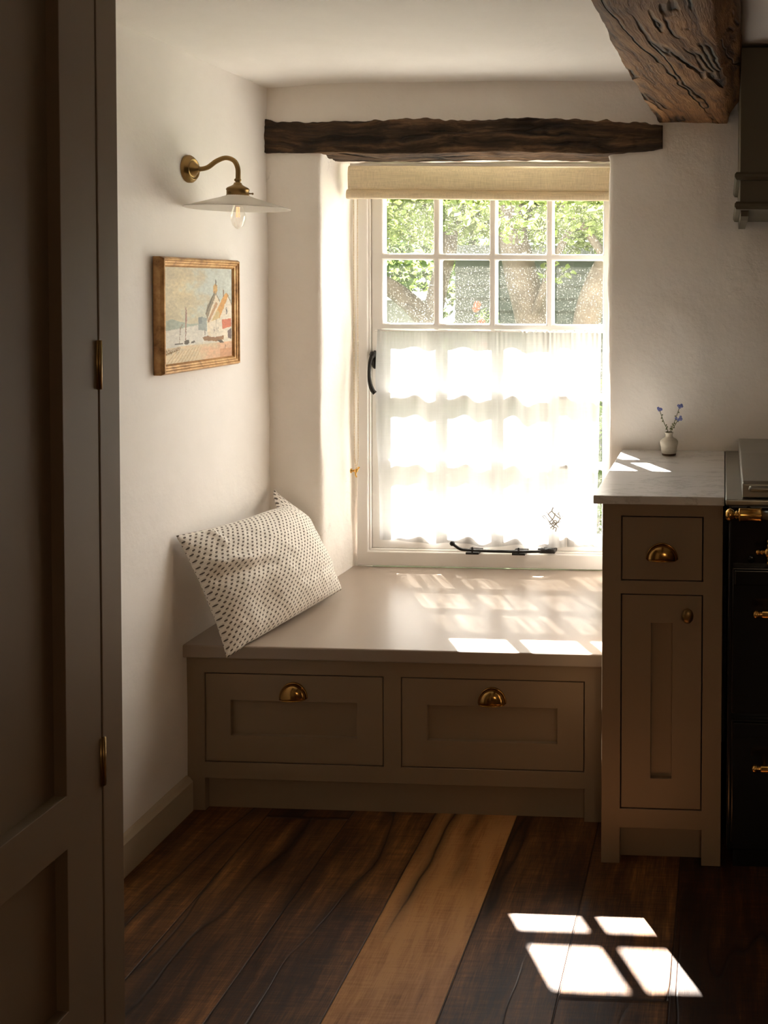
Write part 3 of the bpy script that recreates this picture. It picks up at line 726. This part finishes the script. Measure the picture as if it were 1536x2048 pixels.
# ================================================================== WALL LAMP
LX, LY = -1.288, 2.50
lp = thing('wall_lamp', (WL, LY, 1.705), 'brass swan-neck wall lamp with flat white shade on the left wall', 'wall lamp')
bm = B(); lathe(bm, [(0,0.026),(0.008,0.026),(0.010,0.020),(0.015,0.017),(0.019,0.011),(0.024,0.009),(0.0255,0.012),(0.028,0.012),(0.030,0.007),(0.034,0.006),(0.0365,0.002),(0.0365,-0.006)], (WL+0.002, LY, 1.705), 'x', 40)
obj('wall_plate', bm, M['brass_dark'], lp, True)
bm = B(); pts = spline([(-1.405,LY,1.7055),(-1.388,LY,1.7050),(-1.368,LY,1.7100),(-1.345,LY,1.7260),(-1.320,LY,1.7345),(-1.298,LY,1.7270),(-1.288,LY,1.7080),(-1.287,LY,1.6850),(LX,LY,1.664)], 8)
tube(bm, pts, 0.0062, 16); lathe(bm, [(0.0065,0),(0.0085,0.002),(0.0085,0.006),(0.0065,0.008)], (LX,LY,1.672), 'z', 20)
obj('swan_neck', bm, M['brass_dark'], lp, True)
bm = B(); lathe(bm, [(0,0.032),(0.009,0.031),(0.011,0.026),(0.017,0.022),(0.026,0.0175),(0.029,0.013),(0.0275,0.010),(0.0275,-0.001),(0.029,-0.003),(0.027,-0.004),(0,-0.004)], (LX,LY,1.638), 'z', 36)
for a in (0.3, 2.4, 4.5):
    c, s = math.cos(a), math.sin(a); tube(bm, [(LX+0.026*c,LY+0.026*s,1.641),(LX+0.034*c,LY+0.034*s,1.641)], 0.0018, 8); ball(bm, (LX+0.036*c,LY+0.036*s,1.641), 0.0032, 1)
obj('gallery', bm, M['brass_dark'], lp, True)
t = NT('opal_glass'); m_opal = t.done(t.mixs(0.35, t.princ(Base_Color=(0.82,0.79,0.74), Roughness=0.25), t.n('ShaderNodeBsdfTranslucent', None, Color=(0.9,0.87,0.82)).outputs[0]))
bm = B(); lathe(bm, [(0.024,1.640),(0.030,1.634),(0.045,1.6285),(0.127,1.6035),(0.1305,1.6015),(0.1285,1.6005),(0.045,1.6245),(0.028,1.630)], (LX,LY,0), 'z', 72)
obj('lamp_shade', bm, m_opal, lp, True)
t = NT('clear_bulb_glass'); fr = t.n('ShaderNodeLayerWeight', None, Blend=0.35).outputs[1]
m_bulb = t.done(t.mixs(t.math('ADD', 0.06, t.math('MULTIPLY', fr, 0.5)), t.n('ShaderNodeBsdfTransparent', None, Color=(1,0.985,0.96)).outputs[0], t.n('ShaderNodeBsdfGlossy', None, Roughness=0.05, Color=(0.95,0.95,0.93)).outputs[0]))
bm = B(); lathe(bm, [(0.009,1.622),(0.012,1.606),(0.0185,1.585),(0.0185,1.572),(0.013,1.556),(0.005,1.548),(0,1.5465)], (LX,LY,0), 'z', 28)
blb = obj('bulb', bm, m_bulb, lp, True)
bm = B(); lathe(bm, [(0,1.640),(0.011,1.640),(0.011,1.617),(0.008,1.614),(0,1.614)], (LX,LY,0), 'z', 20)
obj('lamp_holder', bm, M['brass_dark'], lp, True)
t = NT('glowing_filament'); m_fil = t.done(t.n('ShaderNodeEmission', None, Color=(1.0,0.42,0.20), Strength=0.42).outputs[0])
bm = B()
for a in range(5):
    c, s = 0.0055*math.cos(a*2*PI/5), 0.0055*math.sin(a*2*PI/5)
    tube(bm, [(LX+c*0.6,LY+s*0.6,1.605),(LX+c*0.8,LY+s*0.8,1.578)], 0.0009, 6)
obj('filament', bm, m_fil, blb, True)

# ================================================================== PAINTING
pt = thing('harbour_painting', (WL, 2.52, 1.32), 'gilt-framed painting of a harbour with orange-roofed houses on the left wall', 'painting')
FY0, FY1, FZ0, FZ1 = 2.330, 2.712, 1.172, 1.469; FW = 0.026; fx = WL+0.003
prof = [(0,0),(0,0.018),(0.004,0.026),(0.008,0.027),(0.011,0.023),(0.014,0.023),(0.017,0.020),(0.021,0.019),(FW,0.012),(FW,0.0)]
bm = B(); rings = []
for (cy, cz, sy_, sz_) in ((FY0,FZ0,1,1),(FY1,FZ0,-1,1),(FY1,FZ1,-1,-1),(FY0,FZ1,1,-1)):
    rings.append([bm.verts.new((fx+h, cy+sy_*a, cz+sz_*a)) for a, h in prof])
for i in range(4):
    a, b = rings[i], rings[(i+1)%4]
    for k in range(len(prof)-1): bm.faces.new([a[k], a[k+1], b[k+1], b[k]])
t = NT('worn_gilt_wood'); c = t.coord(); nz = t.noise(c, 30, 5, 0.65)
gcol = t.ramp(nz, [(0.3, (0.22,0.10,0.035)), (0.5, (0.52,0.29,0.11)), (0.75, (0.74,0.48,0.23))])
m_gilt = t.done(t.princ(Base_Color=gcol, Roughness=0.42, Metallic=0.35))
obj('frame', bm, m_gilt, pt, bevel=0.0008)
def inpoly(x, y, P):
    ins = False; j = len(P)-1
    for i in range(len(P)):
        if (P[i][1] > y) != (P[j][1] > y) and x < (P[j][0]-P[i][0])*(y-P[i][1])/(P[j][1]-P[i][1])+P[i][0]: ins = not ins
        j = i
    return ins
def seg_d(x, y, a, b):
    dx, dy = b[0]-a[0], b[1]-a[1]; t_ = max(0, min(1, ((x-a[0])*dx+(y-a[1])*dy)/(dx*dx+dy*dy+1e-9)))
    return math.hypot(x-a[0]-t_*dx, y-a[1]-t_*dy)
def srgb(r, g, b): return tuple((c/255/12.92 if c/255 <= 0.04045 else ((c/255+0.055)/1.055)**2.4) for c in (r, g, b))
# shapes in canvas coordinates: u to the right, v downwards, 0..1
polys = [
 ([(0.0,0.56),(0.10,0.54),(0.22,0.57),(0.34,0.60),(0.50,0.605),(0.50,0.635),(0.0,0.66)], (176,184,168)),
 ([(0.0,0.66),(0.50,0.615),(0.62,0.63),(0.62,0.80),(0.0,0.84)], (222,218,206)),
 ([(0.475,0.535),(0.53,0.53),(0.60,0.55),(0.60,0.69),(0.47,0.67)], (160,166,160)),
 ([(0.475,0.535),(0.53,0.53),(0.53,0.60),(0.475,0.61)], (138,146,142)),
 ([(0.60,0.50),(0.735,0.29),(0.80,0.38),(0.80,0.76),(0.61,0.74)], (228,214,188)),
 ([(0.585,0.50),(0.60,0.42),(0.72,0.265),(0.745,0.285),(0.64,0.49),(0.605,0.56)], (150,138,114)),
 ([(0.63,0.60),(0.61,0.58),(0.74,0.37),(0.77,0.40)], (188,150,112)),
 ([(0.70,0.27),(0.70,0.20),(0.735,0.17),(0.765,0.19),(0.765,0.26),(0.735,0.285)], (196,160,104)),
 ([(0.80,0.56),(0.80,0.38),(0.92,0.29),(1.0,0.42),(1.0,0.80),(0.66,0.77),(0.64,0.60)], (226,216,196)),
 ([(0.67,0.585),(0.86,0.315),(0.90,0.275),(0.945,0.30),(0.80,0.555)], (214,160,88)),
 ([(0.67,0.585),(0.76,0.46),(0.80,0.50),(0.79,0.56)], (206,182,128)),
 ([(0.83,0.575),(0.985,0.565),(0.985,0.66),(0.84,0.68)], (208,122,90)),
 ([(0.925,0.70),(0.985,0.68),(0.985,0.80),(0.93,0.79)], (120,104,100)),
 ([(0.53,0.755),(0.60,0.745),(0.73,0.765),(0.86,0.755),(0.86,0.80),(0.73,0.81),(0.56,0.79)], (158,120,84)),
 ([(0.76,0.80),(0.84,0.805),(0.86,0.835),(0.80,0.83)], (96,84,70)),
 ([(0.27,0.775),(0.33,0.765),(0.345,0.80),(0.31,0.815),(0.27,0.805)], (96,88,74)),
 ([(0.14,0.79),(0.25,0.795),(0.25,0.81),(0.14,0.805)], (112,106,94)),
 ([(0.37,0.785),(0.42,0.78),(0.43,0.80),(0.36,0.81)], (110,104,92)),
]
lines = [([(0.295,0.43),(0.290,0.77)], 0.006, (150,120,104)), ([(0.30,0.45),(0.305,0.56),(0.29,0.62)], 0.006, (176,140,124)), ([(0.215,0.62),(0.205,0.79)], 0.004, (160,146,126)), ([(0.24,0.60),(0.215,0.66)], 0.004, (160,146,126)),
 ([(0.74,0.13),(0.742,0.19)], 0.006, (90,84,70)), ([(0.86,0.25),(0.86,0.31)], 0.009, (150,130,104)), ([(0.72,0.265),(0.585,0.50)], 0.005, (104,96,80)), ([(0.745,0.285),(0.80,0.37)], 0.004, (150,128,96)),
 ([(0.92,0.285),(1.0,0.42)], 0.004, (140,120,90)), ([(0.905,0.445),(0.905,0.515)], 0.006, (88,84,80)), ([(0.92,0.45),(0.92,0.51)], 0.003, (120,112,104)), ([(0.74,0.56),(0.74,0.74)], 0.003, (172,160,140)),
 ([(0.71,0.66),(0.71,0.71)], 0.004, (140,130,116)), ([(0.77,0.66),(0.77,0.70)], 0.004, (150,140,126)), ([(0.57,0.665),(0.57,0.725)], 0.007, (150,144,132)), ([(0.0,0.90),(0.20,0.86)], 0.004, (170,140,96)),
 ([(0.62,0.60),(0.60,0.50)], 0.004, (150,134,108)), ([(0.89,0.86),(0.88,0.90)], 0.003, (150,110,80))]
for k in range(13): lines.append(([(0.01+k*0.0165,0.86-0.002*k),(0.008+k*0.0165,0.91-0.004*k)], 0.0035, (126,98,62)))
for k in range(9): lines.append(([(0.02+k*0.05,1.0),(0.16+k*0.045,0.88-0.004*k)], 0.004, (205,178,138)))
def paint(u, v):
    n1 = mn.fractal(Vector((u*5, v*7, 1)), 0.6, 2, 3); n2 = mn.fractal(Vector((u*26, v*40, 4)), 0.6, 2, 3)
    if v < 0.64:
        a = smoothstep(0.25, 0.75, u+0.35*n1); b = smoothstep(0.1, 0.7, v)
        col = [212+(196-212)*a, 202+(202-202)*a, 176+(194-176)*a]
        w_ = math.exp(-((u-0.25)**2+(v-0.22)**2)/0.03)*14
        col = [col[0]+w_, col[1]+w_*0.6, col[2]-w_*0.2-6*b]
        if u < 0.2: col = [c_-8*(1-u/0.2)*smoothstep(0.25,0.6,v) for c_ in col]
    elif v < 0.83: col = [220, 212, 194]
    else:
        a = smoothstep(0.35, 0.9, u+0.3*n1); col = [222-4*a, 204-26*a, 170-26*a]
        if u > 0.8 and v > 0.9: col = [212, 160, 122]
    ju, jv = u+0.006*n2, v+0.006*mn.noise(Vector((u*30, v*30, 9)))
    for P, c_ in polys:
        if inpoly(ju, jv, P): col = list(c_)
    for L, wd, c_ in lines:
        for a, b in zip(L, L[1:]):
            if seg_d(ju, jv*0.75, (a[0], a[1]*0.75), (b[0], b[1]*0.75)) < wd: col = list(c_)
    k = 1+0.07*n2+0.05*n1
    return srgb(*[max(0, min(255, q*k)) for q in col])
NU, NV = 210, 150; bm = B(); cols = []
cy0, cy1, cz0, cz1 = FY0+FW-0.002, FY1-FW+0.002, FZ0+FW-0.002, FZ1-FW+0.002
vv = [[bm.verts.new((fx+0.013, cy0+(cy1-cy0)*i/NU, cz1-(cz1-cz0)*j/NV)) for j in range(NV+1)] for i in range(NU+1)]
for i in range(NU):
    for j in range(NV):
        bm.faces.new([vv[i][j], vv[i][j+1], vv[i+1][j+1], vv[i+1][j]]); cols.append(paint((i+0.5)/NU, (j+0.5)/NV))
t = NT('oil_paint_canvas'); at = t.n('ShaderNodeVertexColor', {'layer_name': 'paint'}).outputs[0]
m_canvas = t.done(t.princ(Base_Color=at, Roughness=0.6, Normal=t.bump(t.noise(t.coord(), 160, 4), 0.4, 0.002)))
cv = obj('canvas', bm, m_canvas, pt, merge=False)
ca = cv.data.color_attributes.new('paint', 'FLOAT_COLOR', 'CORNER'); flat = []
for c_ in cols: flat += [c_[0], c_[1], c_[2], 1.0]*4
ca.data.foreach_set('color', flat)

# ================================================================== CUSHION
A_, B_, C_, D_ = Vector((-1.408,2.405,0.752)), Vector((-1.315,2.905,0.742)), Vector((-1.172,2.900,0.462)), Vector((-1.272,2.398,0.440))
NRM = (C_-D_).cross(A_-D_).normalized()
def pil(u, v, side):
    # u 0..1 from A/D side to B/C side, v 0..1 from bottom (D,C) to top (A,B)
    p = (D_*(1-u)+C_*u)*(1-v)+(A_*(1-u)+B_*u)*v
    cu, cv_ = 4*u*(1-u), 4*v*(1-v)
    th = (cu**0.55)*(cv_**0.55)
    # pinch edges between the corners
    ctr = (A_+B_+C_+D_)/4
    p = p + (ctr-p)*(0.075*cu*(1-cv_)**3*(1 if v > 0.5 else 0.15)+0.06*cv_*(1-cu)**3)
    bulge = 0.092 if side > 0 else 0.030
    fold = 0.014*math.exp(-((v-0.70+0.28*u)/0.055)**2)*smoothstep(0.0,0.10,u)*smoothstep(0.42,0.22,u)
    fold -= 0.012*math.exp(-((v-0.60+0.20*u)/0.06)**2)*smoothstep(0.0,0.08,u)*smoothstep(0.50,0.25,u)
    fold += 0.012*math.exp(-((u-0.16-0.10*(1-v))/0.022)**2)*smoothstep(0.74,0.95,v)*smoothstep(1.0,0.95,v)
    fold += -0.014*math.exp(-((u-0.28)/0.10)**2-((v-0.25)/0.16)**2)
    wr = 0.0045*mn.fractal(Vector((u*7, v*6, side*3)), 0.7, 2, 3)*min(1, th*2.5+0.15)
    d = side*bulge*th + (fold+wr if side > 0 else wr)
    # upper-right corner stands up as an ear
    e = smoothstep(0.90, 1.0, u)*smoothstep(0.80, 1.0, v)
    q = p+NRM*d
    q += Vector((-0.075,0.014,0.022))*(smoothstep(0.76, 1.0, u)*smoothstep(0.74, 1.0, v))**1.4
    q.z += -0.010*math.exp(-((u-0.86)/0.07)**2)*smoothstep(0.8,1,v)
    q.x = max(q.x, WL+0.010)
    over = q.y > 2.452
    if over: q.z = max(q.z, 0.4545)
    if q.y > YB-0.016 and q.x < -1.22: q.y = YB-0.016
    return q
bm = B(); uvl = bm.loops.layers.uv.new('UVMap'); NU, NV = 110, 80
S1 = [[None]*(NV+1) for _ in range(NU+1)]; S2 = [[None]*(NV+1) for _ in range(NU+1)]
for i in range(NU+1):
    for j in range(NV+1):
        u, v = i/NU, j/NV; edge = i in (0, NU) or j in (0, NV)
        S1[i][j] = bm.verts.new(pil(u, v, 1)); S2[i][j] = S1[i][j] if edge else bm.verts.new(pil(u, v, -1))
for S in (S1, S2):
    for i in range(NU):
        for j in range(NV):
            ids = [(i,j),(i+1,j),(i+1,j+1),(i,j+1)]
            f = bm.faces.new([S[a][b] for a, b in ids])
            for lo, (a, b) in zip(f.loops, ids): lo[uvl].uv = (a/NU, b/NV*0.70)
tag(obj('cushion', bm, M['pillow'], None, True, origin=(-1.31, 2.66, 0.455), merge=False), 'cream oblong cushion with small brown dashes leaning in the corner of the window seat', 'cushion')

# ================================================================== VASE AND FLOWERS
VX, VY, VZ = -0.162, 2.850, 0.9010
vs = thing('bud_vase', (VX, VY, VZ), 'tiny cream stoneware bud vase on the marble worktop', 'vase')
t = NT('speckled_stoneware'); c = t.coord(); z = t.sep(c)[2]
base = t.mix(t.noise(t.mapping(c, (0.3,0.3,4)), 30, 4), (0.42,0.37,0.29), (0.62,0.57,0.47))
base = t.mix(t.ramp(t.noise(c, 500, 2), [(0.66, 0.0), (0.72, 0.7)]), base, (0.12,0.08,0.05))
base = t.mix(t.math('LESS_THAN', z, 0.0065), base, (0.10,0.055,0.03))
m_stone = t.done(t.princ(Base_Color=base, Roughness=0.4, Normal=t.bump(t.n('ShaderNodeTexWave', {'bands_direction': 'Z'}, Vector=c, Scale=80.0).outputs[1], 0.25, 0.001)))
bm = B(); lathe(bm, [(0,0.001),(0.0195,0.0),(0.0215,0.002),(0.0215,0.007),(0.0225,0.010),(0.0245,0.025),(0.0270,0.036),(0.0268,0.042),(0.022,0.048),(0.0125,0.053),(0.0105,0.058),(0.0110,0.063),(0.0128,0.067),(0.0120,0.069),(0.0098,0.066),(0.0085,0.058),(0.0085,0.050),(0.020,0.040),(0.018,0.008),(0,0.006)], (VX,VY,VZ), 'z', 40)
obj('vase_body', bm, m_stone, vs, True)
m_stem = mat_simple('green_stem', (0.10, 0.11, 0.035), 0.6); m_pet = mat_simple('blue_petal', (0.13, 0.17, 0.50), 0.6); m_eye = mat_simple('yellow_eye', (0.7,0.5,0.12), 0.6)
def stemtop(pxy): return pxy
tops = [(-0.1905, 2.845, 1.035, 'forget-me-not sprig leaning left in the bud vase'), (-0.131, 2.846, 1.045, 'tallest forget-me-not sprig leaning right in the bud vase'), (-0.133, 2.838, 1.012, 'lower right forget-me-not sprig in the bud vase')]
rnd = random.Random(3)
for tx_, ty_, tz_, lab in tops:
    sp = thing('forget_me_not', (VX, VY, VZ+0.05), lab, 'flower', 'blue flowers in the bud vase')
    pts = spline([(VX,VY,VZ+0.012),(VX+(tx_-VX)*0.12,VY,VZ+0.068),(VX+(tx_-VX)*0.52,VY+(ty_-VY)*0.4,VZ+0.068+(tz_-VZ-0.068)*0.42),(tx_,ty_,tz_)], 8)
    bm = tube(B(), pts, 0.0011, 6)
    for k in range(7):
        p = pts[int(len(pts)*(0.38+0.085*k))-1]; ball(bm, p+Vector((rnd.choice((-1,1))*0.0032,0,0.001)), 0.0019, 1, (1,1,1.5))
    obj('stem', bm, m_stem, sp, True)
    bp = B(); be = B()
    for k in range(7):
        c = Vector((tx_+rnd.uniform(-0.0075,0.0075), ty_+rnd.uniform(-0.006,0.004), tz_+rnd.uniform(-0.005,0.007)))
        tilt = rnd.uniform(0, PI)
        for a in range(5):
            an = a*2*PI/5+tilt; ball(bp, c+Vector((0.0025*math.cos(an), -0.001, 0.0025*math.sin(an))), 0.0019, 1, (1,0.45,1))
        ball(be, c+Vector((0,-0.0018,0)), 0.0009, 1)
    obj('petals', bp, m_pet, sp, True); obj('flower_centre', be, m_eye, sp, True)

# ================================================================== ADDED FILL PENDANT (invented, unseen behind the camera, lifts the shadows)
pd = thing('fill_pendant', (0.7, -2.1, 2.0), 'added fill light shaped as a brass pendant with an opal globe, unseen behind the camera', 'added fill light')
bm = B(); lathe(bm, [(0,0.012),(0.05,0.010),(0.055,0.0),(0.055,-0.006),(0,-0.006)], (0.7,-2.1,2.01), 'z', 28); tube(bm, [(0.7,-2.1,2.01),(0.7,-2.1,1.86)], 0.005, 8)
obj('stem', bm, M['brass_dark'], pd, True)
t = NT('fill_light_globe'); m_globe = t.done(t.n('ShaderNodeEmission', None, Color=(1.0,0.74,0.48), Strength=17.0).outputs[0])  # glowing ball added as warm fill for the dark side of the room
obj('globe', ball(B(), (0.7,-2.1,1.78), 0.09, 3), m_globe, pd, True)

# ================================================================== GARDEN
m_grass = mat_simple('lawn_grass', (0.06, 0.085, 0.025), 0.9, 0, 0.4)
tag(obj('lawn', box(B(), -14, 12, 3.5, 26, -0.25, -0.15), m_grass), 'sunny lawn outside the window', 'ground', kind='structure')
def mat_leaf(name, col, tcol):
    t = NT(name); i = t.n('ShaderNodeNewGeometry').outputs['Random Per Island']
    c1 = t.mix(i, tuple(q*0.6 for q in col), tuple(min(1, q*1.4) for q in col)); c2 = t.mix(i, tuple(q*0.6 for q in tcol), tuple(min(1, q*1.4) for q in tcol))
    return t.done(t.mixs(0.5, t.n('ShaderNodeBsdfDiffuse', None, Color=c1).outputs[0], t.n('ShaderNodeBsdfTranslucent', None, Color=c2).outputs[0]))
m_leafA = mat_leaf('fig_leaf', (0.12,0.155,0.055), (0.27,0.32,0.085)); m_leafB = mat_leaf('hedge_leaf', (0.06,0.09,0.035), (0.11,0.16,0.045))
m_bark = mat_simple('grey_brown_bark', (0.075,0.058,0.038), 0.9, 0, 0.6, 0.8, 40)
def leaves(blobs, n, size, rnd):
    bm = B(); tot = sum(b[3]*b[4]*b[5] for b in blobs)
    for (cx, cy, cz, rx, ry, rz) in blobs:
        for _ in range(int(n*rx*ry*rz/tot)):
            d = Vector((rnd.gauss(0,1), rnd.gauss(0,1), rnd.gauss(0,1))).normalized()*rnd.uniform(0.35,1)**0.5
            p = Vector((cx+d.x*rx, cy+d.y*ry, cz+d.z*rz))
            a = Vector((rnd.gauss(0,1), rnd.gauss(0,1), rnd.gauss(0,0.6))).normalized(); b = a.cross(Vector((rnd.gauss(0,1), rnd.gauss(0,1), rnd.gauss(0,1)))).normalized()
            s = size*rnd.uniform(0.6,1.3); m_ = (d*0.2+a.cross(b)).normalized()*s*0.12
            vs_ = [bm.verts.new(q) for q in (p-a*s*.5, p-a*s*.1+b*s*.33+m_, p+a*s*.25+b*s*.22+m_, p+a*s*.6, p+a*s*.25-b*s*.22+m_, p-a*s*.1-b*s*.33+m_)]
            bm.faces.new([vs_[0], vs_[1], vs_[2], vs_[3]]); bm.faces.new([vs_[0], vs_[3], vs_[4], vs_[5]])
    return bm
def tree(name, loc, label, trunk, branches, blobs, n, size, leafm, seed):
    t = thing(name, loc, label, 'tree', 'trees outside the window')
    bm = B(); pts = spline(trunk[0], 6)
    tube(bm, pts, [trunk[1]+(trunk[2]-trunk[1])*i/(len(pts)-1) for i in range(len(pts))], 14)
    obj('trunk', bm, m_bark, t, True)
    for br, r0, r1 in branches:
        pts = spline(br, 6); bm = tube(B(), pts, [r0+(r1-r0)*i/(len(pts)-1) for i in range(len(pts))], 10); obj('branch', bm, m_bark, t, True)
    bm = leaves(blobs, n, size, random.Random(seed))
    f = obj('foliage', bm, leafm, t, merge=False); f['kind'] = 'stuff'
    return t
tree('garden_tree', (-2.0,6.3,-0.15), 'forked leafy tree seen through the left panes of the window',
     ([(-2.0,6.3,-0.2),(-1.98,6.3,0.9),(-1.93,6.3,1.22),(-1.88,6.3,1.45),(-1.82,6.3,1.75),(-1.9,6.4,2.4)], 0.075, 0.05),
     [([(-1.93,6.3,1.12),(-2.05,6.25,1.27),(-2.25,6.2,1.42),(-2.6,6.2,1.5)], 0.075, 0.05), ([(-1.86,6.3,1.50),(-1.75,6.3,1.9),(-1.5,6.4,2.3)], 0.03, 0.02), ([(-2.1,6.2,1.28),(-1.95,6.1,1.20),(-1.78,6.05,1.12),(-1.6,6,1.05)], 0.022, 0.012)],
     [(-2.2,6.6,2.10,1.0,0.8,0.42), (-1.3,6.8,2.15,0.9,0.6,0.42), (-3.2,7.0,2.1,0.9,0.8,0.6), (-1.9,5.6,1.95,0.6,0.3,0.28)], 17000, 0.052, m_leafA, 1)
tree('garden_tree', (-1.15,5.6,-0.15), 'thick-trunked leafy tree seen behind the third column of window panes',
     ([(-1.02,5.6,-0.2),(-1.08,5.6,0.8),(-1.12,5.6,1.2),(-1.20,5.6,1.5),(-1.28,5.65,1.9),(-1.2,5.7,2.4)], 0.13, 0.07),
     [([(-1.14,5.55,1.15),(-1.05,5.5,1.35),(-0.98,5.5,1.55),(-0.8,5.5,1.9)], 0.03, 0.02)],
     [(-0.95,5.0,1.90,0.55,0.25,0.28), (-0.9,6.0,2.02,0.75,0.5,0.42), (-1.5,6.0,2.1,0.7,0.5,0.40), (-0.3,6.2,2.1,0.8,0.5,0.42), (-0.93,5.3,1.48,0.10,0.10,0.08)], 15000, 0.048, m_leafA, 2)
tree('garden_tree', (-0.55,5.0,-0.15), 'slender curving tree seen at the right edge of the window',
     ([(-0.72,5.0,-0.2),(-0.74,5.0,0.8),(-0.72,5.0,1.2),(-0.66,5.0,1.42),(-0.56,5.0,1.58),(-0.3,5.0,1.8),(0.0,5.1,2.1)], 0.085, 0.05),
     [([(-0.60,5.0,1.52),(-0.75,5.05,1.72),(-0.95,5.1,1.95)], 0.025, 0.015)],
     [(-0.55,4.6,1.87,0.40,0.22,0.24), (-0.5,5.3,2.0,0.6,0.35,0.32), (0.2,5.3,2.0,0.7,0.4,0.42)], 7000, 0.045, m_leafA, 3)
# clapboard shed
sh = thing('garden_shed', (-0.6, 9.5, -0.15), 'dark weatherboarded shed beyond the trees outside the window', 'shed')
m_board = mat_simple('weathered_board', (0.055, 0.062, 0.044), 0.8, 0, 0.25)
bm = B(); z = -0.15
while z < 1.70:
    v = [bm.verts.new(p) for p in ((-2.55,9.00,z),(1.8,9.00,z),(1.8,9.03,z+0.125),(-2.55,9.03,z+0.125),(-2.55,9.05,z),(1.8,9.05,z),(1.8,9.05,z+0.125),(-2.55,9.05,z+0.125))]
    for f in ((0,1,2,3),(0,4,5,1),(1,5,6,2),(2,6,7,3),(3,7,4,0),(4,7,6,5)): bm.faces.new([v[i] for i in f])
    z += 0.12
box(bm, -2.5, 1.75, 9.05, 11.0, -0.15, 1.70)
obj('board_wall', bm, m_board, sh, merge=False)
bm = B(); box(bm, -2.7, 1.95, 8.85, 11.1, 1.70, 1.78); obj('roof', bm, m_board, sh)
gw = thing('garden_wall', (-4.0, 8.6, -0.15), 'low grey garden wall with a white coping beside the shed', 'wall')
m_render = mat_simple('grey_render', (0.14,0.14,0.115), 0.9, 0, 0.2); m_cope = mat_simple('white_coping', (0.55,0.54,0.5), 0.8)
obj('wall_face', box(B(), -5.6, -2.62, 8.5, 8.7, -0.15, 1.27), m_render, gw); obj('coping', box(B(), -5.65, -2.60, 8.44, 8.76, 1.27, 1.345), m_cope, gw)
# hedge and shrubs
hg = tag(obj('hedge', leaves([(-5.2,10.5,1.2,1.8,0.8,1.5),(-3.6,10.8,1.0,1.3,0.8,1.4),(-6.5,9.0,1.0,1.5,1.0,1.6)], 9000, 0.11, random.Random(5)), m_leafB, None, merge=False), 'dark green hedge behind the low garden wall', 'hedge')
tag(obj('shrub', leaves([(-0.55,4.6,0.35,0.30,0.22,0.55),(-0.45,4.5,0.75,0.18,0.15,0.28)], 1600, 0.045, random.Random(6)), m_leafB, None, merge=False), 'leafy green shrub close outside the right of the window', 'shrub')
far = thing('far_tree', (-3.5,15,-0.15), 'pale distant tree behind the hedge outside the window', 'tree')
bm = B(); tube(bm, [(-4,15,-0.2),(-4,15,2.5)], [0.2,0.12], 12); obj('trunk', bm, m_bark, far, True)
f = obj('foliage', leaves([(-5.0,15,3.0,2.4,1.2,1.9),(-2.2,15.5,3.2,2.2,1.2,1.7),(0.8,15.5,3.2,2.2,1.2,1.8)], 9000, 0.14, random.Random(8)), m_leafA, far, merge=False); f['kind'] = 'stuff'
rs = thing('rose_bush', (-1.62,6.9,-0.15), 'small bush with red flowers beyond the second column of window panes', 'bush')
f = obj('foliage', leaves([(-1.72,6.9,0.75,0.16,0.16,0.5)], 900, 0.045, random.Random(9)), m_leafB, rs, merge=False); f['kind'] = 'stuff'
m_red = mat_simple('red_petal', (0.75,0.10,0.05), 0.6)
for (x, z) in ((-1.75,1.27),(-1.72,1.15),(-1.76,1.24),(-1.70,0.98)):
    bm = B()
    for k in range(6): ball(bm, (x+0.014*math.cos(k), 6.75, z+0.014*math.sin(k)), 0.014, 1)
    obj('flower', bm, m_red, rs, True)
